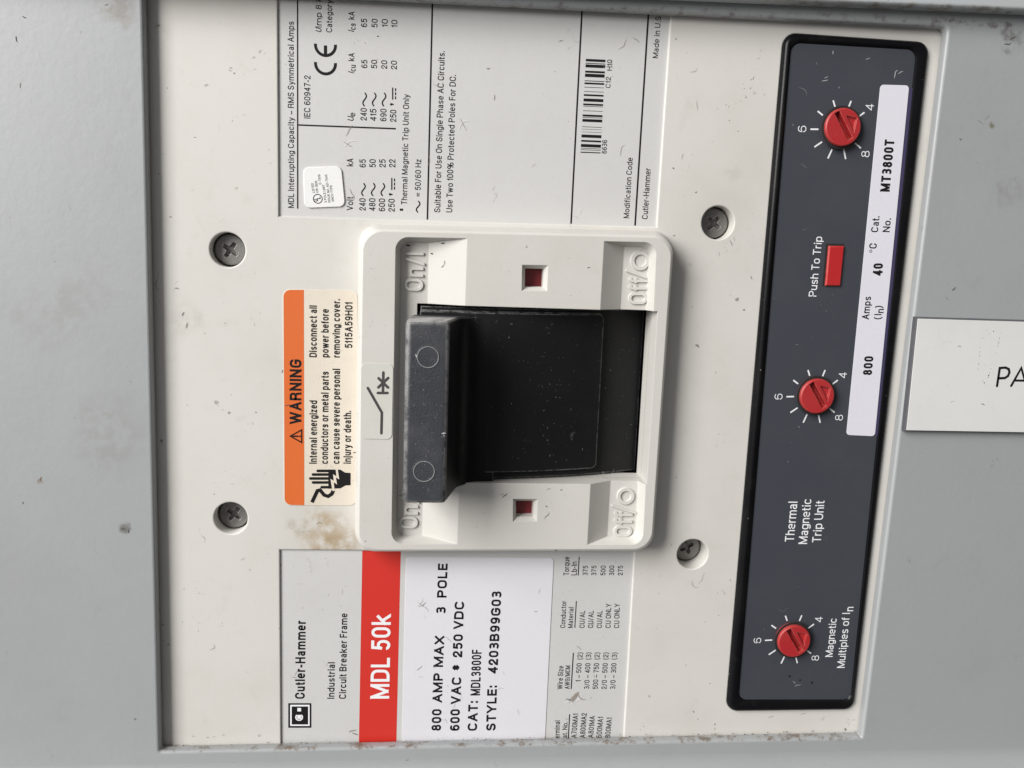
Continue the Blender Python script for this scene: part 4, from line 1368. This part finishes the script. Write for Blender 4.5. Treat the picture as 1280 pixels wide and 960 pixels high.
# lint caught at the slot edge
lt = MB()
rnd = random.Random(81)
for i in range(9):
    c = at(755 + rnd.uniform(-5, 7), 598 + rnd.uniform(-4, 4), CW)
    mark(lt, rnd, c, rnd.uniform(1.2, 3.2), rnd.random() * 6.28, .07, CW + 0.1 + 0.05 * i, 'fuzz')
lt.build('lint', collar, normals=False)

# ---- trip unit
tr = MB()
B_W = 1.5
lv = [(-CT, 0.0), (0.0, 0.0), (0.55, 0.12), (1.1, 0.5), (1.42, 1.0), (B_W, 1.3)]
rim_l = [[(p[0], p[1], w) for p in rounded(inset(trip_out, o), max(0.8, 3.3 - o), 8)] for w, o in lv]
face_q = quad((989.5, 53.5), (1145, 62.5), (1063, 874.5), (923.2, 874.5), w=0.8)
face_r = rounded(face_q, 2.4, 8)
rim_l.append([(p[0], p[1], 1.2) for p in rounded(inset(face_q, -0.35), 2.6, 8)])
rim_l.append([(p[0], p[1], 0.70) for p in face_r])
tr.loft(rim_l, 'bezel')
rnd = random.Random(91)
trip = tag(tr.build('trip_unit', root, angle=35), 'black bezelled trip unit with three red dials')
FW = 0.80
fp = MB()
fp.mesh(plate(inset(face_r, 0.02), [], 0.6, FW, bev=0.04, res=1), 'slate')
dials = [(1049.3, 160.2, 25.2), (1017.6, 493.7, 24.4), (989.2, 797.6, 23.0)]
noz = [circle(at(x, y, FW), 11.5, 16) for x, y, r_ in dials]
strip_px = ((1100.3, 105.8), (1136.3, 106.8), (1093.4, 545.3), (1057.6, 543.6))
noz += [inset(quad(*strip_px, w=FW), -1.3)]
litter(fp, rnd, quad((1000, 70), (1135, 75), (1060, 865), (935, 865), w=FW), noz, 120, FW + 0.012, ['scratch_grey', 'scratch_grey', 'scratch_white'], ln=(0.3, 1.1), wid=(0.04, 0.09), rad=(0.03, 0.14), blots=0.5, clump=0.75)
for (x, y, l, a, wd, m) in ((1027, 102, 1.8, .6, .16, 'scratch_white'), (1030, 98, 1.2, 1.0, .12, 'scratch_white'), (1041, 68, .9, 1.2, .2, 'scratch_white'), (1008, 120, 3.5, .9, .16, 'scratch_grey'), (1082, 74, 1.2, .3, .14, 'scratch_white'),
                         (1118, 98, 2.4, .85, .2, 'scratch_white'), (1122, 92, 1.6, .5, .16, 'scratch_white'), (1000, 205, 2.4, .3, .12, 'scratch_grey'), (993, 858, 2.0, .9, .12, 'scratch_white'), (991, 851, 1.3, -.8, .1, 'scratch_white'),
                         (1002, 288, 1.4, .5, .14, 'scratch_grey'), (990, 640, 2, .4, .12, 'scratch_grey'), (972, 760, 4.0, -.8, .1, 'scratch_grey')):
    mark(fp, rnd, at(x, y, FW), l, a, wd, FW + 0.08, m)
for (x, y, r_) in ((987, 845, .55), (1015, 853, .5), (1000, 850, .35)):
    blot(fp, rnd, at(x, y, FW), r_, FW + 0.07, 'ink')
tag(fp.build('face_plate', trip), 'slate grey face film')
t = MB()
W = FW + 0.03
text(t, 'Thermal', (992.3, 677), (997, 626.9), 11.4, W, 'white_ink', bold=-0.006)
text(t, 'Magnetic', (1008.8, 680), (1014.4, 623.8), 11, W, 'white_ink', bold=-0.006)
text(t, 'Trip Unit', (1026, 677.9), (1030.8, 626), 11, W, 'white_ink', bold=-0.006)
text(t, 'Magnetic', (1040.7, 821.1), (1046.1, 773), 9.4, W, 'white_ink', bold=-0.006)
text(t, 'Multiples of I', (1055.7, 834.8), (1062.6, 765.9), 9.6, W, 'white_ink', bold=-0.006)
text(t, 'n', (1066.4, 764), (1067, 758.6), 10.0, W, 'white_ink', bold=-0.006)
text(t, 'Push To Trip', (1020.4, 370.8), (1028, 296), 9.8, W, 'white_ink', bold=-0.006)
tick_px = (((573, 250), (548, 165)), ((752, 262), (788, 172)), ((873, 395), (965, 325)), ((410, 365), (342, 308)), ((352, 550), (245, 550)),
           ((400, 718), (298, 787)), ((533, 818), (478, 940)), ((688, 815), (715, 948)), ((825, 722), (918, 803)))
c0 = Vector(at(*dials[0][:2], FW))
toff = lambda q: Vector(at(990 + q[0] / 10.667, 110 + q[1] / 10.667, FW)) - c0
for x, y, r_ in dials:
    c = Vector(at(x, y, FW))
    for a, b in tick_px:
        t.ribbon([c + toff(a), c + toff(b)], 0.40, W, 'white_ink', caps=False)
    for s_, q in (('4', (1038, 255)), ('6', (138, 545)), ('8', (982, 880))):
        d = c + toff(q)
        pen(t, s_, d + Vector((1.06, -0.80)), Vector((0, 1)), Vector((-1, 0)), 1.6, 2.25, W, 'white_ink', -0.020)
t.build('lettering', trip, normals=False, smooth=False)

ls = MB()
LSW = FW + 0.12
ls.mesh(plate(rounded(quad(*strip_px, w=FW), 0.95, 5), [], FW + 0.01, LSW, bev=0.05, res=1), 'label_strip')
ls.poly(quad((1137, 110), (1143.0, 110), (1099.3, 546), (1094, 545), w=FW), FW + 0.05, 'violet_film')
strip = tag(ls.build('label_strip', trip), 'lilac white label strip with bold black figures')
t = MB()
W = LSW + 0.03
text(t, 'MT3800T', (1112, 239.7), (1118.2, 174.7), 12, W, bold=0.034)
text(t, 'Cat.', (1097.5, 290.3), (1099.5, 270.3), 9, W, 'ink', bold=0.008)
text(t, 'No.', (1112, 290.3), (1114, 273), 9, W, 'ink', bold=0.008)
text(t, 'C', (1095.6, 310.8), (1096.3, 304.3), 9.5, W, 'ink', bold=0.008)
t.ring(at(1088.5, 313.9, W), 0.40, 0.24, W, 'ink', 18)
text(t, '40', (1102.9, 344.5), (1104, 329.2), 12, W, bold=0.034)
text(t, 'Amps', (1086.1, 399.3), (1089, 370.8), 9, W, 'ink', bold=0.008)
text(t, '(I', (1101.2, 399.3), (1101.9, 392.2), 9, W, 'ink', bold=0.004)
text(t, 'n', (1104.4, 391.3), (1104.9, 386.2), 9, W, 'ink', bold=0.004)
text(t, ')', (1102.6, 385.2), (1102.9, 382.2), 9, W, 'ink', bold=0.004)
text(t, '800', (1089.8, 468.8), (1092, 445.4), 11.4, W, bold=0.034)
t.build('lettering', strip, normals=False, smooth=False)

# red dials: one built, two copies
rd = (Vector(at(dials[0][0] + dials[0][2], dials[0][1], FW)) - c0).length
dm = MB()
dm.mesh(plate(circle((0, 0), rd, 48), [circle((0, 0), rd - 0.75, 48)], 0.0, 0.12, bev=0.05, res=1), 'recess_shade')  # black ring paints the shaded crevice around the knob
kn = MB()
kn.loft([[(x, y, z) for x, y in circle((0, 0), r_, 48)] for r_, z in ((rd - .66, -1.2), (rd - .68, 0.8), (rd - 1.0, 1.05))], 'dial')
cut = []
sv = (toff((720, 690)) - toff((550, 345))); sl_a = math.atan2(sv.y, sv.x)
sc_ = (toff((720, 690)) + toff((550, 345))) / 2; half = sv.length / 2 + 0.15


def oriented(pts, a, o):
    return [(o[0] + x * math.cos(a) - y * math.sin(a), o[1] + x * math.sin(a) + y * math.cos(a)) for x, y in pts]


s1 = MB(); s1.prism(oriented([(-half, -.72), (half, -.72), (half, .72), (-half, .72)], sl_a, sc_), -0.9, 2.0, 'dial'); cut.append(solid(s1))
tr1 = [toff(q) for q in ((655, 372), (822, 412), (770, 640))]
s2 = MB()
s2.loft([[(p[0], p[1], z) for p in inset([tuple(q) for q in tr1], o)] for z, o in ((0.45, 0.22), (2.0, 0.0))], 'dial'); cut.append(solid(s2))
tr2 = [toff(q) for q in ((470, 440), (415, 560), (470, 690), (600, 735))]
s3 = MB()
s3.loft([[(p[0], p[1], z) for p in inset([tuple(q) for q in tr2], o)] for z, o in ((1.08, 0.10), (2.0, 0.0))], 'dial'); cut.append(solid(s3))
dm.mesh(boolean(solid(kn), cut), 'dial')
dial0 = dm.build('dial', trip, angle=30)
for i, (x, y, r_) in enumerate(dials):
    o = dial0 if i == 0 else dial0.copy()
    if i: C.objects.link(o)
    c = at(x, y, FW)
    place(o, Vector((c[0] * MM, -(FW + 0.02) * MM, c[1] * MM)), trip)

pb = MB()
bq = quad((1032.9, 304.9), (1054.6, 305.2), (1049.4, 357.4), (1028.3, 357.2), w=FW)
pb.poly(inset(bq, -0.10), FW + 0.03, 'recess_shade')  # flat black border paints the shade of the button's recess
pb.loft([[(p[0], p[1], z) for p in inset([Vector(p) + Vector((0.22, -0.22)) for p in bq], o)] for z, o in ((FW + 0.05, 0.25), (FW + 0.55, 0.27), (FW + 0.75, 0.55))], 'button')
tag(pb.build('push_button', trip), 'red rectangular trip button')

# ================================================================= NAMEPLATE ON THE PANEL
NP = 5.4
nq = quad((1147.6, 398.3), (1400, 404), (1400, 546), (1133.3, 537.8), w=NP)
nq[1] = (nq[0][0] + 76.0, nq[0][1]); nq[2] = (nq[0][0] + 76.0, nq[3][1])
core = MB()
core.loft([[(p[0], p[1], w) for p in inset(nq, o)] for w, o in ((PW + 0.02, -0.42), (PW + 1.5, -0.34), (NP - 0.25, -0.04))], 'plate_core')
plate_o = tag(core.build('name_plate'), 'white engraved laminate nameplate with dark edges, lettered PA, right of the breaker', 'nameplate')
cap_ = MB()
cap_.mesh(plate(nq, [], NP - 0.24, NP, bev=0.06, res=1), 'plate_white')
rnd = random.Random(97)
litter(cap_, rnd, quad((1152, 404), (1278, 407), (1278, 532), (1140, 530), w=NP), [], 50, NP + 0.012, ['grime_soft', 'grime_soft', 'grime'], ln=(0.3, 1.6), wid=(0.04, 0.10), rad=(0.03, 0.13), blots=0.6)
for pts in (((1244, 413), (1225, 425), (1224, 450), (1222, 464), (1235, 487)), ((1252, 410), (1248, 430), (1240, 456), (1234, 475))):
    for i in range(len(pts) - 1):
        for k in range(5):
            f = rnd.random()
            c = at(pts[i][0] + (pts[i + 1][0] - pts[i][0]) * f, pts[i][1] + (pts[i + 1][1] - pts[i][1]) * f, NP)
            blot(cap_, rnd, c, rnd.uniform(.05, .22), NP + 0.035, 'grime')
mark(cap_, rnd, at(1197, 433, NP), 1.1, .1, .14, NP + 0.04, 'grime')
mark(cap_, rnd, at(1226, 505, NP), 1.3, .1, .16, NP + 0.04, 'grime')
capo = tag(cap_.build('plate_face', plate_o), 'white laminate face')
t = MB()
W = NP + 0.03
t.ribbon([at(1246.3, 482.5, W), at(1249.7, 460, W), at(1257, 459.5, W), at(1261, 461.5, W), at(1261.8, 465.5, W), at(1260, 470, W), at(1256, 472.6, W), at(1248.2, 472.9, W)], 0.68, W, 'ink')
t.ribbon([at(1264, 482.3, W), at(1276.6, 460, W), at(1283.2, 482.8, W)], 0.68, W, 'ink')
t.ribbon([at(1268.6, 475.6, W), at(1281, 475.8, W)], 0.6, W + 0.006, 'ink', caps=False)
t.build('lettering', capo, normals=False, smooth=False)
